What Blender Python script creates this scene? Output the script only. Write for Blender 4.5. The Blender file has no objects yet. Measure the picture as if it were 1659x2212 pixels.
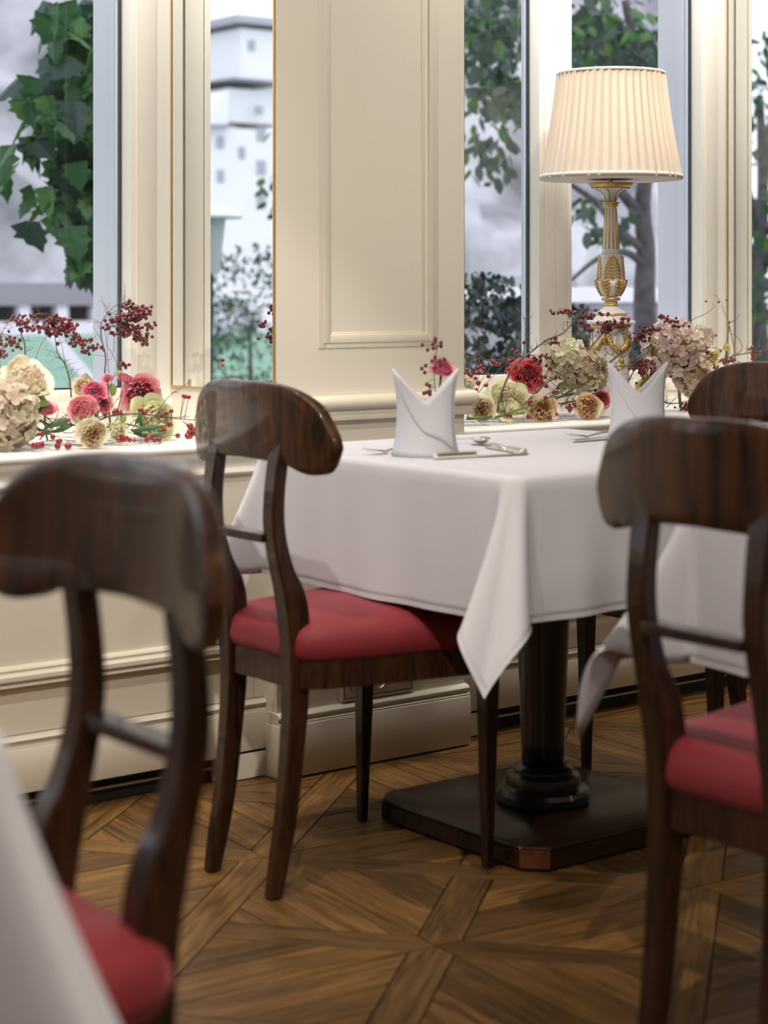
import bpy, bmesh, math, random
from mathutils import Vector, Matrix, Euler
R = math.radians
sc = bpy.context.scene
col = sc.collection
rnd = random.Random(7)

# ------------------------------------------------------------------ camera
# world: x runs along the window wall, y towards it, z up; metres
CAM_H, FPX, YAW, HORIZON = 1.02, 4080.0, R(37.53), 631.0
SA, CA = math.sin(YAW), math.cos(YAW)
cam_d = bpy.data.cameras.new('camera'); cam = bpy.data.objects.new('camera', cam_d); col.objects.link(cam)
cam.location = (0, 0, CAM_H); cam.rotation_euler = (R(90), 0, -YAW)
cam_d.sensor_fit = 'VERTICAL'; cam_d.sensor_height = 36.0; cam_d.lens = 36.0 * FPX / 2212.0
cam_d.shift_y = -(1106.0 - HORIZON) / 2212.0
cam_d.clip_start = 0.05; cam_d.clip_end = 600
cam_d.dof.use_dof = True; cam_d.dof.focus_distance = 4.62; cam_d.dof.aperture_fstop = 3.9; cam_d.dof.aperture_blades = 9
sc.camera = cam

# ------------------------------------------------------------------ world and lights
sc.view_settings.view_transform = 'Standard'; sc.view_settings.look = 'None'
sc.view_settings.gamma = 1.0; sc.view_settings.use_curve_mapping = False
sc.view_settings.exposure = 0.1
sc.cycles.use_denoising = True
sc.cycles.max_bounces = 6; sc.cycles.diffuse_bounces = 3; sc.cycles.glossy_bounces = 4; sc.cycles.transmission_bounces = 4; sc.cycles.transparent_max_bounces = 12
sc.cycles.use_adaptive_sampling = True; sc.cycles.adaptive_threshold = .06
sc.cycles.sample_clamp_indirect = 6.0
sc.cycles.caustics_reflective = False; sc.cycles.caustics_refractive = False
world = bpy.data.worlds.new('overcast_sky'); sc.world = world; world.use_nodes = True
bg = world.node_tree.nodes['Background']
bg.inputs[0].default_value = (0.87, 0.87, 1.0, 1); bg.inputs[1].default_value = 1.9

def spot(x, y, z, power, colr, ang=95, blend=.5, size=.025, tx=None):
    d = bpy.data.lights.new('ceiling_spot', 'SPOT'); d.energy = power; d.color = colr
    d.spot_size = R(ang); d.spot_blend = blend; d.shadow_soft_size = size
    o = bpy.data.objects.new('ceiling_spot', d); col.objects.link(o); o.location = (x, y, z)
    if tx: o.rotation_euler = (Vector(tx) - Vector((x, y, z))).to_track_quat('-Z', 'Y').to_euler()
    return o
WARM = (1.0, .91, .78)
spot(.52, .66, 2.84, 165, WARM, 80, .4, .018, (1.75, 1.9, 0))        # over the foreground tables
spot(1.0, 2.0, 2.84, 100, WARM, 40, .35, .018, (1.98, 2.95, .3))       # onto the lamp table and its chair
for sx, sy, pw in [(2.9, 1.9, 4), (3.0, .5, 4), (-.9, 2.0, 14), (-1.1, .5, 14), (4.9, 1.9, 10), (1.0, -1.2, 6), (3.0, -1.2, 6), (-1.1, -1.2, 6)]:
    spot(sx, sy, 2.84, pw, WARM)
for sx, sy in ((1.62, 3.02), (2.62, 3.08), (3.62, 3.05)): spot(sx, sy, 2.84, 34, WARM, 50, .4, .018, (sx + .1, sy + .02, 0))   # recessed downlights between tables and wall
def fill_point(x, y, z, power, colr, r=.16):  # soft fill lights added out of view to lift the room
    d = bpy.data.lights.new('fill_light', 'POINT'); d.energy = power; d.color = colr; d.shadow_soft_size = r
    o = bpy.data.objects.new('fill_light', d); col.objects.link(o); o.location = (x, y, z)
for gx, gy in ((-1.6, .6), (.2, -1.4), (2.6, -1.6), (4.6, .2)): fill_point(gx, gy, 2.35, 3, (1.0, .88, .74))
fill_point(1.7, -.6, 2.0, 22, (1.0, .90, .78))  # stronger added fill for the lower left cloth
for wx in (-.3, .75, 1.8, 2.85, 3.9, 4.9): spot(wx, 2.50, 2.84, 84, (1.0, .94, .87), 60, .8, .05, (wx + .15, 3.45, 1.85))   # wall washers along the windows
for wx in (-.286, 1.561, 3.408, 5.255):                                # downlights in the window heads
    for dx in (-.34, .34): spot(wx + dx, 3.34, 2.53, 54, (1.0, .94, .88), 74, .7, .04, (wx + dx, 3.69, 1.3))

# ------------------------------------------------------------------ helpers
def ray(u, v):
    k = (u - 829.5) / FPX
    return (CA * k + SA, -SA * k + CA, -(v - HORIZON) / FPX)
def at(u, v, y=None, z=None, x=None):
    """the place on the plane x=, y= or z= that a photo pixel shows"""
    r = ray(u, v)
    k = x / r[0] if x is not None else (y / r[1] if y is not None else (z - CAM_H) / r[2])
    return Vector((r[0] * k, r[1] * k, CAM_H + r[2] * k))
def px(n, y, u=900):                     # n photo pixels at wall distance y, in metres
    r = ray(u, 631); return n * (y / r[1]) / FPX

def sock(n, *names):
    for k in names:
        if k in n.inputs: return n.inputs[k]
def mat(name, colr, rough=.6, metal=0, coat=0, spec=None, noise=None, bump=None, sheen=0, trans=0, coatr=.1, sub=0):
    m = bpy.data.materials.new(name); m.use_nodes = True
    nt = m.node_tree; b = nt.nodes['Principled BSDF']
    b.inputs['Base Color'].default_value = (*colr, 1); b.inputs['Roughness'].default_value = rough
    b.inputs['Metallic'].default_value = metal
    if coat: b.inputs['Coat Weight'].default_value = coat; b.inputs['Coat Roughness'].default_value = coatr
    if spec is not None: b.inputs['Specular IOR Level'].default_value = spec
    if sheen: b.inputs['Sheen Weight'].default_value = sheen
    tc = nt.nodes.new('ShaderNodeTexCoord')
    if noise:                            # (scale, amount, second colour)
        n = nt.nodes.new('ShaderNodeTexNoise'); n.inputs['Scale'].default_value = noise[0]; n.inputs['Detail'].default_value = 5
        nt.links.new(tc.outputs['Object'], n.inputs['Vector'])
        r = nt.nodes.new('ShaderNodeValToRGB'); r.color_ramp.elements[0].position = .5 - noise[1]; r.color_ramp.elements[1].position = .5 + noise[1]
        r.color_ramp.elements[0].color = (*colr, 1); r.color_ramp.elements[1].color = (*noise[2], 1)
        nt.links.new(n.outputs['Fac'], r.inputs[0]); nt.links.new(r.outputs[0], b.inputs['Base Color'])
    if bump:                             # (scale, strength)
        n = nt.nodes.new('ShaderNodeTexNoise'); n.inputs['Scale'].default_value = bump[0]; n.inputs['Detail'].default_value = 4
        nt.links.new(tc.outputs['Object'], n.inputs['Vector'])
        bp = nt.nodes.new('ShaderNodeBump'); bp.inputs['Strength'].default_value = bump[1]; bp.inputs['Distance'].default_value = .002
        nt.links.new(n.outputs['Fac'], bp.inputs['Height']); nt.links.new(bp.outputs[0], b.inputs['Normal'])
    if trans:                            # thin translucent sheet (petals, cloth, leaves)
        out = nt.nodes['Material Output']; t = nt.nodes.new('ShaderNodeBsdfTranslucent'); mx = nt.nodes.new('ShaderNodeMixShader')
        t.inputs[0].default_value = (*colr, 1); mx.inputs[0].default_value = trans
        if noise: nt.links.new(r.outputs[0], t.inputs[0])
        nt.links.new(b.outputs[0], mx.inputs[1]); nt.links.new(t.outputs[0], mx.inputs[2]); nt.links.new(mx.outputs[0], out.inputs[0])
    return m

def wood(name, dark, light, scale=(2, 30, 30), rough=.35, coat=.0, vary=.0, coatr=.12, ring=.5):
    """grain runs along the object's local axis with the smallest scale; tone varies from piece to piece"""
    m = bpy.data.materials.new(name); m.use_nodes = True; nt = m.node_tree; b = nt.nodes['Principled BSDF']
    tc = nt.nodes.new('ShaderNodeTexCoord'); oi = nt.nodes.new('ShaderNodeObjectInfo')
    mp = nt.nodes.new('ShaderNodeMapping'); mp.inputs['Scale'].default_value = scale
    ad = nt.nodes.new('ShaderNodeVectorMath'); ad.operation = 'ADD'
    ml = nt.nodes.new('ShaderNodeVectorMath'); ml.operation = 'SCALE'; ml.inputs[0].default_value = (37, 91, 53)
    nt.links.new(oi.outputs['Random'], ml.inputs['Scale'])
    nt.links.new(tc.outputs['Object'], mp.inputs[0]); nt.links.new(mp.outputs[0], ad.inputs[0]); nt.links.new(ml.outputs[0], ad.inputs[1])
    n = nt.nodes.new('ShaderNodeTexNoise'); n.inputs['Scale'].default_value = 1.0; n.inputs['Detail'].default_value = 6; n.inputs['Distortion'].default_value = ring
    nt.links.new(ad.outputs[0], n.inputs['Vector'])
    n2 = nt.nodes.new('ShaderNodeTexNoise'); n2.inputs['Scale'].default_value = 4.5; n2.inputs['Detail'].default_value = 3
    nt.links.new(ad.outputs[0], n2.inputs['Vector'])
    mx = nt.nodes.new('ShaderNodeMath'); mx.operation = 'MULTIPLY_ADD'; mx.inputs[1].default_value = .4
    sm = nt.nodes.new('ShaderNodeMath'); sm.operation = 'MULTIPLY'; sm.inputs[1].default_value = .6
    nt.links.new(n.outputs['Fac'], sm.inputs[0]); nt.links.new(n2.outputs['Fac'], mx.inputs[0]); nt.links.new(sm.outputs[0], mx.inputs[2])
    r = nt.nodes.new('ShaderNodeValToRGB'); r.color_ramp.elements[0].position = .36; r.color_ramp.elements[1].position = .64
    r.color_ramp.elements[0].color = (*dark, 1); r.color_ramp.elements[1].color = (*light, 1)
    nt.links.new(mx.outputs[0], r.inputs[0])
    hs = nt.nodes.new('ShaderNodeHueSaturation')
    mr = nt.nodes.new('ShaderNodeMapRange'); mr.inputs['To Min'].default_value = 1 - vary; mr.inputs['To Max'].default_value = 1 + vary
    nt.links.new(oi.outputs['Random'], mr.inputs['Value']); nt.links.new(mr.outputs[0], hs.inputs['Value'])
    nt.links.new(r.outputs[0], hs.inputs['Color']); nt.links.new(hs.outputs[0], b.inputs['Base Color'])
    bp = nt.nodes.new('ShaderNodeBump'); bp.inputs['Strength'].default_value = .12; bp.inputs['Distance'].default_value = .001
    nt.links.new(mx.outputs[0], bp.inputs['Height']); nt.links.new(bp.outputs[0], b.inputs['Normal'])
    b.inputs['Roughness'].default_value = rough
    if coat: b.inputs['Coat Weight'].default_value = coat; b.inputs['Coat Roughness'].default_value = coatr; b.inputs['Specular IOR Level'].default_value = .25
    return m

M = {}
M['paint'] = mat('cream_paint', (.78, .73, .63), .45, bump=(60, .05))
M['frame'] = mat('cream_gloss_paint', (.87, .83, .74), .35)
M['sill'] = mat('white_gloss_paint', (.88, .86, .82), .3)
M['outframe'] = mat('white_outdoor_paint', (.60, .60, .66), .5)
M['ceiling'] = mat('ceiling_white', (.85, .82, .76), .8)
M['gasket'] = mat('dark_rubber', (.03, .035, .045), .6)
M['spacer'] = mat('aluminium_spacer', (.55, .58, .62), .35, metal=.8)
M['brass'] = mat('brass', (.72, .47, .18), .28, metal=1)
M['black'] = mat('black_slot', (.012, .012, .013), .7)
M['metal'] = mat('grey_metal', (.5, .5, .5), .35, metal=1)
M['silver'] = mat('silver', (.86, .82, .74), .18, metal=1)
M['walnut'] = wood('polished_walnut', (.008, .0035, .002), (.055, .019, .008), (34, 34, 5), .38, coat=.45, coatr=.06, vary=.12, ring=1.2)
M['walnut_crest'] = wood('polished_walnut_crest', (.009, .0038, .002), (.085, .029, .011), (16, 26, 3.5), .38, coat=.55, coatr=.05, vary=.12, ring=1.0)
M['oak'] = wood('oiled_oak', (.054, .023, .005), (.198, .103, .028), (3.0, 46, 20), .40, vary=.42, ring=1.6)
M['basewood'] = wood('dark_mahogany', (.010, .005, .0035), (.030, .012, .007), (4, 30, 30), .35, coat=.25, coatr=.12)
M['litwood'] = wood('lit_mahogany', (.05, .014, .006), (.16, .045, .018), (20, 20, 5), .22, coat=.8)  # redder base wood: the lit corner highlight is put into the colour
M['iron'] = mat('black_iron', (.010, .012, .018), .28, coat=.4)
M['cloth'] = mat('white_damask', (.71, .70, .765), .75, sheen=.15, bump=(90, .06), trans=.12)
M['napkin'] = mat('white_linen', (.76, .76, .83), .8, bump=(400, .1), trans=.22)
M['core'] = mat('under_table_board', (.25, .18, .12), .7)
M['plate_plastic'] = mat('outlet_plastic', (.80, .77, .70), .4)

def mesh_obj(name, verts, faces, m, parent=None, smooth=False, kind=None):
    me = bpy.data.meshes.new(name); me.from_pydata([tuple(v) for v in verts], [], faces); me.update()
    return link(name, me, m, parent, smooth, kind)
def link(name, me, m=None, parent=None, smooth=False, kind=None):
    if m is not None:
        ms = m if isinstance(m, (list, tuple)) else [m]
        if not me.materials:
            for k in ms: me.materials.append(k)
    if smooth:
        for p in me.polygons: p.use_smooth = True
    o = bpy.data.objects.new(name, me); col.objects.link(o)
    if parent is not None: o.parent = parent
    if kind: o['kind'] = kind
    return o
def empty(name, loc=(0, 0, 0), rz=0, parent=None):
    o = bpy.data.objects.new(name, None); col.objects.link(o); o.location = loc; o.rotation_euler = (0, 0, rz); o.empty_display_size = .05
    if parent is not None: o.parent = parent
    return o
def tag(o, label, cat, group=None, kind=None):
    o['label'] = label
    if cat: o['category'] = cat
    if group: o['group'] = group
    if kind: o['kind'] = kind
    return o

class MB:
    """collects shapes into one mesh"""
    def __init__(s): s.v = []; s.f = []; s.mi = []; s.cur = 0
    def add(s, verts, faces):
        k = len(s.v); s.v += [tuple(v) for v in verts]; s.f += [tuple(i + k for i in f) for f in faces]; s.mi += [s.cur] * len(faces)
    def box(s, x0, x1, y0, y1, z0, z1, b=0):
        if b <= 0:
            v = [(x, y, z) for x in (x0, x1) for y in (y0, y1) for z in (z0, z1)]
            s.add(v, [(0, 1, 3, 2), (4, 6, 7, 5), (0, 4, 5, 1), (2, 3, 7, 6), (0, 2, 6, 4), (1, 5, 7, 3)]); return
        bm = bmesh.new(); bmesh.ops.create_cube(bm, size=1)
        for w in bm.verts: w.co = Vector(((x0 + x1) / 2 + w.co.x * (x1 - x0), (y0 + y1) / 2 + w.co.y * (y1 - y0), (z0 + z1) / 2 + w.co.z * (z1 - z0)))
        bmesh.ops.bevel(bm, geom=bm.edges[:], offset=b, segments=2, affect='EDGES', profile=.5)
        bm.verts.index_update(); s.add([w.co[:] for w in bm.verts], [tuple(w.index for w in f.verts) for f in bm.faces]); bm.free()
    def tube(s, pts, rad, n=6, cap=True):
        pts = [Vector(p) for p in pts]; m = len(pts)
        if not isinstance(rad, (list, tuple)): rad = [rad] * m
        vs = []; prev = None
        for i, p in enumerate(pts):
            t = (pts[min(i + 1, m - 1)] - pts[max(i - 1, 0)])
            if t.length < 1e-9: t = Vector((0, 0, 1))
            t.normalize()
            if prev is None: a = t.orthogonal().normalized()
            else:
                a = prev - t * prev.dot(t)
                a = a.normalized() if a.length > 1e-6 else t.orthogonal().normalized()
            prev = a; b = t.cross(a)
            for k in range(n):
                g = 2 * math.pi * k / n; vs.append(p + (a * math.cos(g) + b * math.sin(g)) * rad[i])
        fs = [(i * n + k, i * n + (k + 1) % n, (i + 1) * n + (k + 1) % n, (i + 1) * n + k) for i in range(m - 1) for k in range(n)]
        if cap: fs += [tuple(reversed(range(n))), tuple(range((m - 1) * n, m * n))]
        s.add(vs, fs)
    def lathe(s, prof, n=32, c=(0, 0, 0), wob=None):
        vs = []; m = len(prof)
        for i, (r, z) in enumerate(prof):
            for k in range(n):
                g = 2 * math.pi * k / n; q = r * (wob(g, i) if wob else 1)
                vs.append((c[0] + q * math.cos(g), c[1] + q * math.sin(g), c[2] + z))
        fs = [(i * n + k, i * n + (k + 1) % n, (i + 1) * n + (k + 1) % n, (i + 1) * n + k) for i in range(m - 1) for k in range(n)]
        if prof[0][0] > 1e-6: fs.append(tuple(reversed(range(n))))
        if prof[-1][0] > 1e-6: fs.append(tuple(range((m - 1) * n, m * n)))
        s.add(vs, fs)
    def sweep_x(s, prof, x0, x1):        # closed (y, z) outline pulled along x
        n = len(prof); s.add([(x, y, z) for x in (x0, x1) for (y, z) in prof],
                             [(k, (k + 1) % n, n + (k + 1) % n, n + k) for k in range(n)] + [tuple(reversed(range(n))), tuple(range(n, 2 * n))])
    def prism(s, poly, z0, z1):          # (x, y) outline raised along z
        n = len(poly); s.add([(x, y, z) for z in (z0, z1) for (x, y) in poly],
                             [(k, (k + 1) % n, n + (k + 1) % n, n + k) for k in range(n)] + [tuple(reversed(range(n))), tuple(range(n, 2 * n))])
    def ball(s, c, r, nu=8, nv=5, sq=(1, 1, 1)):
        vs = [(c[0], c[1], c[2] - r * sq[2])]
        for j in range(1, nv):
            t = math.pi * j / nv
            for k in range(nu):
                g = 2 * math.pi * k / nu
                vs.append((c[0] + r * sq[0] * math.sin(t) * math.cos(g), c[1] + r * sq[1] * math.sin(t) * math.sin(g), c[2] - r * sq[2] * math.cos(t)))
        vs.append((c[0], c[1], c[2] + r * sq[2])); L = len(vs) - 1
        fs = [(0, 1 + (k + 1) % nu, 1 + k) for k in range(nu)]
        for j in range(nv - 2):
            fs += [(1 + j * nu + k, 1 + j * nu + (k + 1) % nu, 1 + (j + 1) * nu + (k + 1) % nu, 1 + (j + 1) * nu + k) for k in range(nu)]
        q = 1 + (nv - 2) * nu; fs += [(q + k, q + (k + 1) % nu, L) for k in range(nu)]
        s.add(vs, fs)
    def mesh(s, name):
        me = bpy.data.meshes.new(name); me.from_pydata(s.v, [], s.f)
        if any(s.mi): me.polygons.foreach_set('material_index', s.mi)
        bm = bmesh.new(); bm.from_mesh(me); bmesh.ops.recalc_face_normals(bm, faces=bm.faces); bm.to_mesh(me); bm.free()
        me.update(); return me
    def build(s, name, m, parent=None, smooth=False, kind=None, ang=None):
        o = link(name, s.mesh(name), m, parent, smooth, kind)
        if ang is not None: autosmooth(o, ang)
        return o
def autosmooth(o, deg=35):
    me = o.data; bm = bmesh.new(); bm.from_mesh(me)
    for f in bm.faces: f.smooth = True
    for e in bm.edges:
        if len(e.link_faces) == 2 and e.calc_face_angle(0) > R(deg): e.smooth = False
    bm.to_mesh(me); bm.free()
def spline(pts, n=4):
    """Catmull-Rom through points"""
    pts = [Vector(p) for p in pts]; out = []
    for i in range(len(pts) - 1):
        p0, p1, p2, p3 = pts[max(i - 1, 0)], pts[i], pts[i + 1], pts[min(i + 2, len(pts) - 1)]
        for k in range(n):
            t = k / n
            out.append(.5 * ((2 * p1) + (p2 - p0) * t + (2 * p0 - 5 * p1 + 4 * p2 - p3) * t * t + (3 * p1 - p0 - 3 * p2 + p3) * t ** 3))
    out.append(pts[-1]); return out
def copy_tree(o, parent=None):
    c = o.copy(); col.objects.link(c); c.parent = parent
    for ch in list(o.children): copy_tree(ch, c)
    return c

# ================================================================== THE SETTING
YP, YS, YF, YG, YX = 3.27, 3.30, 3.69, 3.735, 3.86      # pilaster face, sill edge, window frame face, glass, outer face
SILL = .707
PIL = [(-1.465, -.954), (.382, .893), (2.229, 2.74), (4.076, 4.587), (5.923, 6.434)]
X0, X1, Y0, ZC = -3.2, 6.434, -3.6, 2.86

# ---- parquet floor: square panels, diagonal strips, boards along the panel edges
floor = MB(); floor.box(X0, X1, Y0, 3.75, -.06, -.004)
floor = floor.build('floor', M['black']); floor['kind'] = 'structure'
FO, FA, FP = (1.860, 2.289), R(-4.8), .549
GAP = .0028; SW = .036; h = FP / 2
def board_mesh(name, poly):
    n = len(poly); c = (sum(p[0] for p in poly) / n, sum(p[1] for p in poly) / n)
    def inset(d):
        out = []
        for i in range(n):
            a, b_, e = Vector(poly[i - 1]), Vector(poly[i]), Vector(poly[(i + 1) % n])
            d1 = (b_ - a).normalized(); d2 = (e - b_).normalized(); n1 = Vector((-d1.y, d1.x)); n2 = Vector((-d2.y, d2.x))
            k = (n1 + n2); k = k / max(k.dot(n1), .25) ; out.append(b_ + k * d)
        return out
    A, B = inset(GAP * .5), inset(GAP * .5 + .0002)
    v = [(p.x, p.y, -.003) for p in A] + [(p.x, p.y, -.0003) for p in A] + [(p.x, p.y, 0) for p in B]
    f = [tuple(range(2 * n, 3 * n))] + [(j * n + k, j * n + (k + 1) % n, (j + 1) * n + (k + 1) % n, (j + 1) * n + k) for j in (0, 1) for k in range(n)]
    me = bpy.data.meshes.new(name); me.from_pydata(v, [], f); me.update(); me.materials.append(M['oak']); return me
s2 = SW * math.sqrt(2); dg = h * math.sqrt(2)
cuts = [h, h - .098, h - .172, s2 + .004]
BM_ = []
for a, b in zip(cuts, cuts[1:]):
    wa, wb = a - s2, b - s2
    BM_.append(board_mesh('board', [(-wa, -a), (wa, -a), (wb, -b), (-wb, -b)] if wb > .006 else [(-wa, -a), (wa, -a), (0, -s2)]))
ST_F = board_mesh('strip', [(-dg, 0), (-dg + SW, -SW), (dg - SW, -SW), (dg, 0), (dg - SW, SW), (-dg + SW, SW)])
ST_H = board_mesh('strip', [(SW, -SW), (dg - SW, -SW), (dg, 0), (dg - SW, SW), (SW, SW)])
pieces = []
rfl = random.Random(3)
for i in range(-9, 9):
    for j in range(-11, 3):
        e = Matrix.Rotation(FA, 3, 'Z'); c = Vector((FO[0], FO[1], 0)) + e @ Vector(((i + .5) * FP, (j + .5) * FP, 0))
        if not (X0 - .3 < c.x < X1 + .3 and Y0 - .3 < c.y < 3.75): continue
        items = [(ST_F, 45 if (i + j) % 2 else 135)]
        items += [(ST_H, items[0][1] + 90), (ST_H, items[0][1] + 270)]
        items += [(b, 90 * q) for q in range(4) for b in BM_]
        for me, a in items:
            rz = FA + R(a); cc = c + Matrix.Rotation(rz, 3, 'Z') @ Vector(sum((Vector(v.co) for v in me.vertices), Vector()) / len(me.vertices))
            k = (CA * cc.x - SA * cc.y); Z = SA * cc.x + CA * cc.y
            u = 829.5 + FPX * k / Z if Z > .5 else -9e3; v_ = HORIZON + FPX * CAM_H / Z if Z > .5 else 9e3
            vis = (-60 < u < 1720 and 1540 < v_ < 2270 and cc.y < 3.3)
            pieces.append((0 if vis else 1, Z, me, c, rz))
pieces.sort(key=lambda p: (p[0], p[1]))
rest = MB()
for n_, (hid, Z, me, c, rz) in enumerate(pieces):
    if n_ < 300 and not hid:
        o = bpy.data.objects.new('floor_board' if me in BM_ else 'floor_strip', me); col.objects.link(o); o.parent = floor
        o.location = (c.x, c.y, rfl.uniform(-.0004, .0002)); o.rotation_euler = (0, 0, rz)
    else:
        mt = Matrix.Translation(c) @ Matrix.Rotation(rz, 4, 'Z'); k = len(rest.v)
        rest.v += [tuple(mt @ v.co) for v in me.vertices]; rest.f += [tuple(q + k for q in p.vertices) for p in me.polygons]; rest.mi += [0] * len(me.polygons)
me = bpy.data.meshes.new('floor_boards_beyond'); me.from_pydata(rest.v, [], rest.f); me.update()
link('floor_boards_beyond', me, M['oak'], floor, kind='stuff')

# ---- ceiling and the other walls of the room
b = MB(); b.box(X0, X1, Y0, 3.9, ZC, ZC + .1); tag(b.build('ceiling', M['ceiling']), 'plain white ceiling over the dining room', None, kind='structure')
for nm, bx in [('wall_left', (X0 - .1, X0, Y0, 3.75, 0, ZC)), ('wall_right', (X1, X1 + .1, Y0, 3.75, 0, ZC)), ('wall_back', (X0, X1, Y0 - .1, Y0, 0, ZC))]:
    b = MB(); b.box(*bx); b.build(nm, M['paint'])['kind'] = 'structure'

# ---- the window wall
wall = empty('wall_window'); wall['kind'] = 'structure'; wall['label'] = 'cream panelled window wall with pilasters between the windows'
def ring(b, x0, x1, z0, z1, y, w, d):    # a flat rectangular moulding frame standing d proud of plane y
    b.box(x0, x0 + w, y - d, y + .002, z0, z1, .0015); b.box(x1 - w, x1, y - d, y + .002, z0, z1, .0015)
    b.box(x0 + w, x1 - w, y - d, y + .002, z0, z0 + w, .0015); b.box(x0 + w, x1 - w, y - d, y + .002, z1 - w, z1, .0015)
def bull(y0, y1, z0, z1, n=6):           # rounded nosing outline, nose at y0
    r = (z1 - z0) / 2; c = y0 + r
    return [(y1, z0)] + [(c - r * math.sin(math.pi * k / n), (z0 + z1) / 2 - r * math.cos(math.pi * k / n)) for k in range(n + 1)] + [(y1, z1)]
for i, (a, c) in enumerate(PIL):
    b = MB(); b.box(a, c, YP, YX, 0, 2.78); p = b.build('pilaster', M['paint'], wall)
    b = MB(); ring(b, a + .106, c - .076, .900, 2.45, YP, .020, .0028); ring(b, a + .117, c - .087, .911, 2.439, YP, .018, .0056)
    ring(b, a + .130, c - .115, .924, 2.42, YP, .010, .0022)
    b.build('panel_moulding', M['paint'], p, ang=40)
    b = MB()                             # dado rail that returns round the corners
    b.sweep_x(bull(YP - .027, YP + .02, .766, .799), a - .022, c + .022)
    b.box(a - .014, c + .014, YP - .014, YP + .1, .745, .767, .002); b.box(a - .022, c + .022, YP, 3.36, .766, .799, .004)
    b.box(a - .004, c + .004, YP - .004, YP + .05, .799, .804)
    b.build('dado_rail', M['paint'], p, ang=40)
    b = MB(); b.box(a - .006, c + .004, YP - .020, YP + .03, .004, .113, .002)
    b.sweep_x([(YP + .03, .113), (YP - .018, .113), (YP - .018, .117), (YP - .010, .120), (YP - .012, .126), (YP - .016, .130), (YP - .012, .135), (YP - .004, .138), (YP + .03, .138)], a - .004, c + .003)
    b.build('plinth', M['paint'], p, ang=40)
YW = 3.32                                # face of the panelling under the sills
for (a0, a), (c, c0) in zip(PIL, PIL[1:]):
    x0, x1 = a, c
    b = MB(); b.box(x0, x1, YW, YW + .06, .30, .69); b.build('dado_panel', M['paint'], wall)
    b = MB(); b.box(x0 + .024, x1 - .024, YW + .002, YW + .05, .166, .262); b.box(x0, x0 + .022, YW, YW + .05, .166, .262); b.box(x1 - .022, x1, YW, YW + .05, .166, .262)
    b.build('heater_cover', M['paint'], wall)
    b = MB(); b.box(x0, x1, YW + .02, YW + .06, .003, .30); b.build('heater_recess', M['black'], wall)
    b = MB(); b.sweep_x([(YW + .05, .259), (YW - .012, .259), (YW - .016, .262), (YW - .012, .266), (YW - .010, .268), (YW - .020, .274), (YW - .020, .282), (YW - .012, .287), (YW - .010, .290), (YW - .013, .293), (YW - .010, .297), (YW - .002, .300), (YW + .05, .300)], x0, x1)
    b.build('panel_rail', M['paint'], wall, ang=30)
    b = MB(); b.box(x0, x1, YW - .012, YW + .03, .054, .140, .0015); b.box(x0, x0 + .118, YW - .012, YW + .03, .003, .06); b.box(x1 - .118, x1, YW - .012, YW + .03, .003, .06)
    b.sweep_x([(YW + .03, .140), (YW - .010, .140), (YW - .010, .143), (YW - .003, .146), (YW - .006, .152), (YW - .012, .156), (YW - .008, .161), (YW - .002, .164), (YW + .03, .164)], x0, x1)
    b.build('skirting', M['paint'], wall, ang=30)
    b = MB(); b.box(x0 + .118, x1 - .118, YW + .01, YW + .016, .028, .033); b.build('heater_rail', M['metal'], wall)
b = MB(); b.box(X0, PIL[0][0], YP, YX, 0, ZC); b.build('end_wall', M['paint'], wall)
b = MB(); b.box(X0, X1, YP - .02, YX, 2.55, ZC); b.build('lintel', M['paint'], wall)

def glass_mat():
    m = bpy.data.materials.new('window_glass'); m.use_nodes = True; nt = m.node_tree; nt.nodes.remove(nt.nodes['Principled BSDF'])
    out = nt.nodes['Material Output']; t = nt.nodes.new('ShaderNodeBsdfTransparent'); g = nt.nodes.new('ShaderNodeBsdfGlossy'); g.inputs['Roughness'].default_value = 0.0
    t.inputs[0].default_value = (.97, .985, .985, 1)
    lw = nt.nodes.new('ShaderNodeLayerWeight'); lw.inputs[0].default_value = .5; pw = nt.nodes.new('ShaderNodeMath'); pw.operation = 'POWER'; pw.inputs[1].default_value = 5
    ma = nt.nodes.new('ShaderNodeMath'); ma.operation = 'MULTIPLY_ADD'; ma.inputs[1].default_value = .9; ma.inputs[2].default_value = .035; mx = nt.nodes.new('ShaderNodeMixShader')
    nt.links.new(lw.outputs['Facing'], pw.inputs[0]); nt.links.new(pw.outputs[0], ma.inputs[0])
    nt.links.new(ma.outputs[0], mx.inputs[0]); nt.links.new(t.outputs[0], mx.inputs[1]); nt.links.new(g.outputs[0], mx.inputs[2]); nt.links.new(mx.outputs[0], out.inputs[0]); return m
M['glass'] = glass_mat()
def mirror_mat():
    m = mat('silvered_glass', (.93, .95, .94), .0, metal=1); return m
M['mirror'] = mirror_mat()

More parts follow.
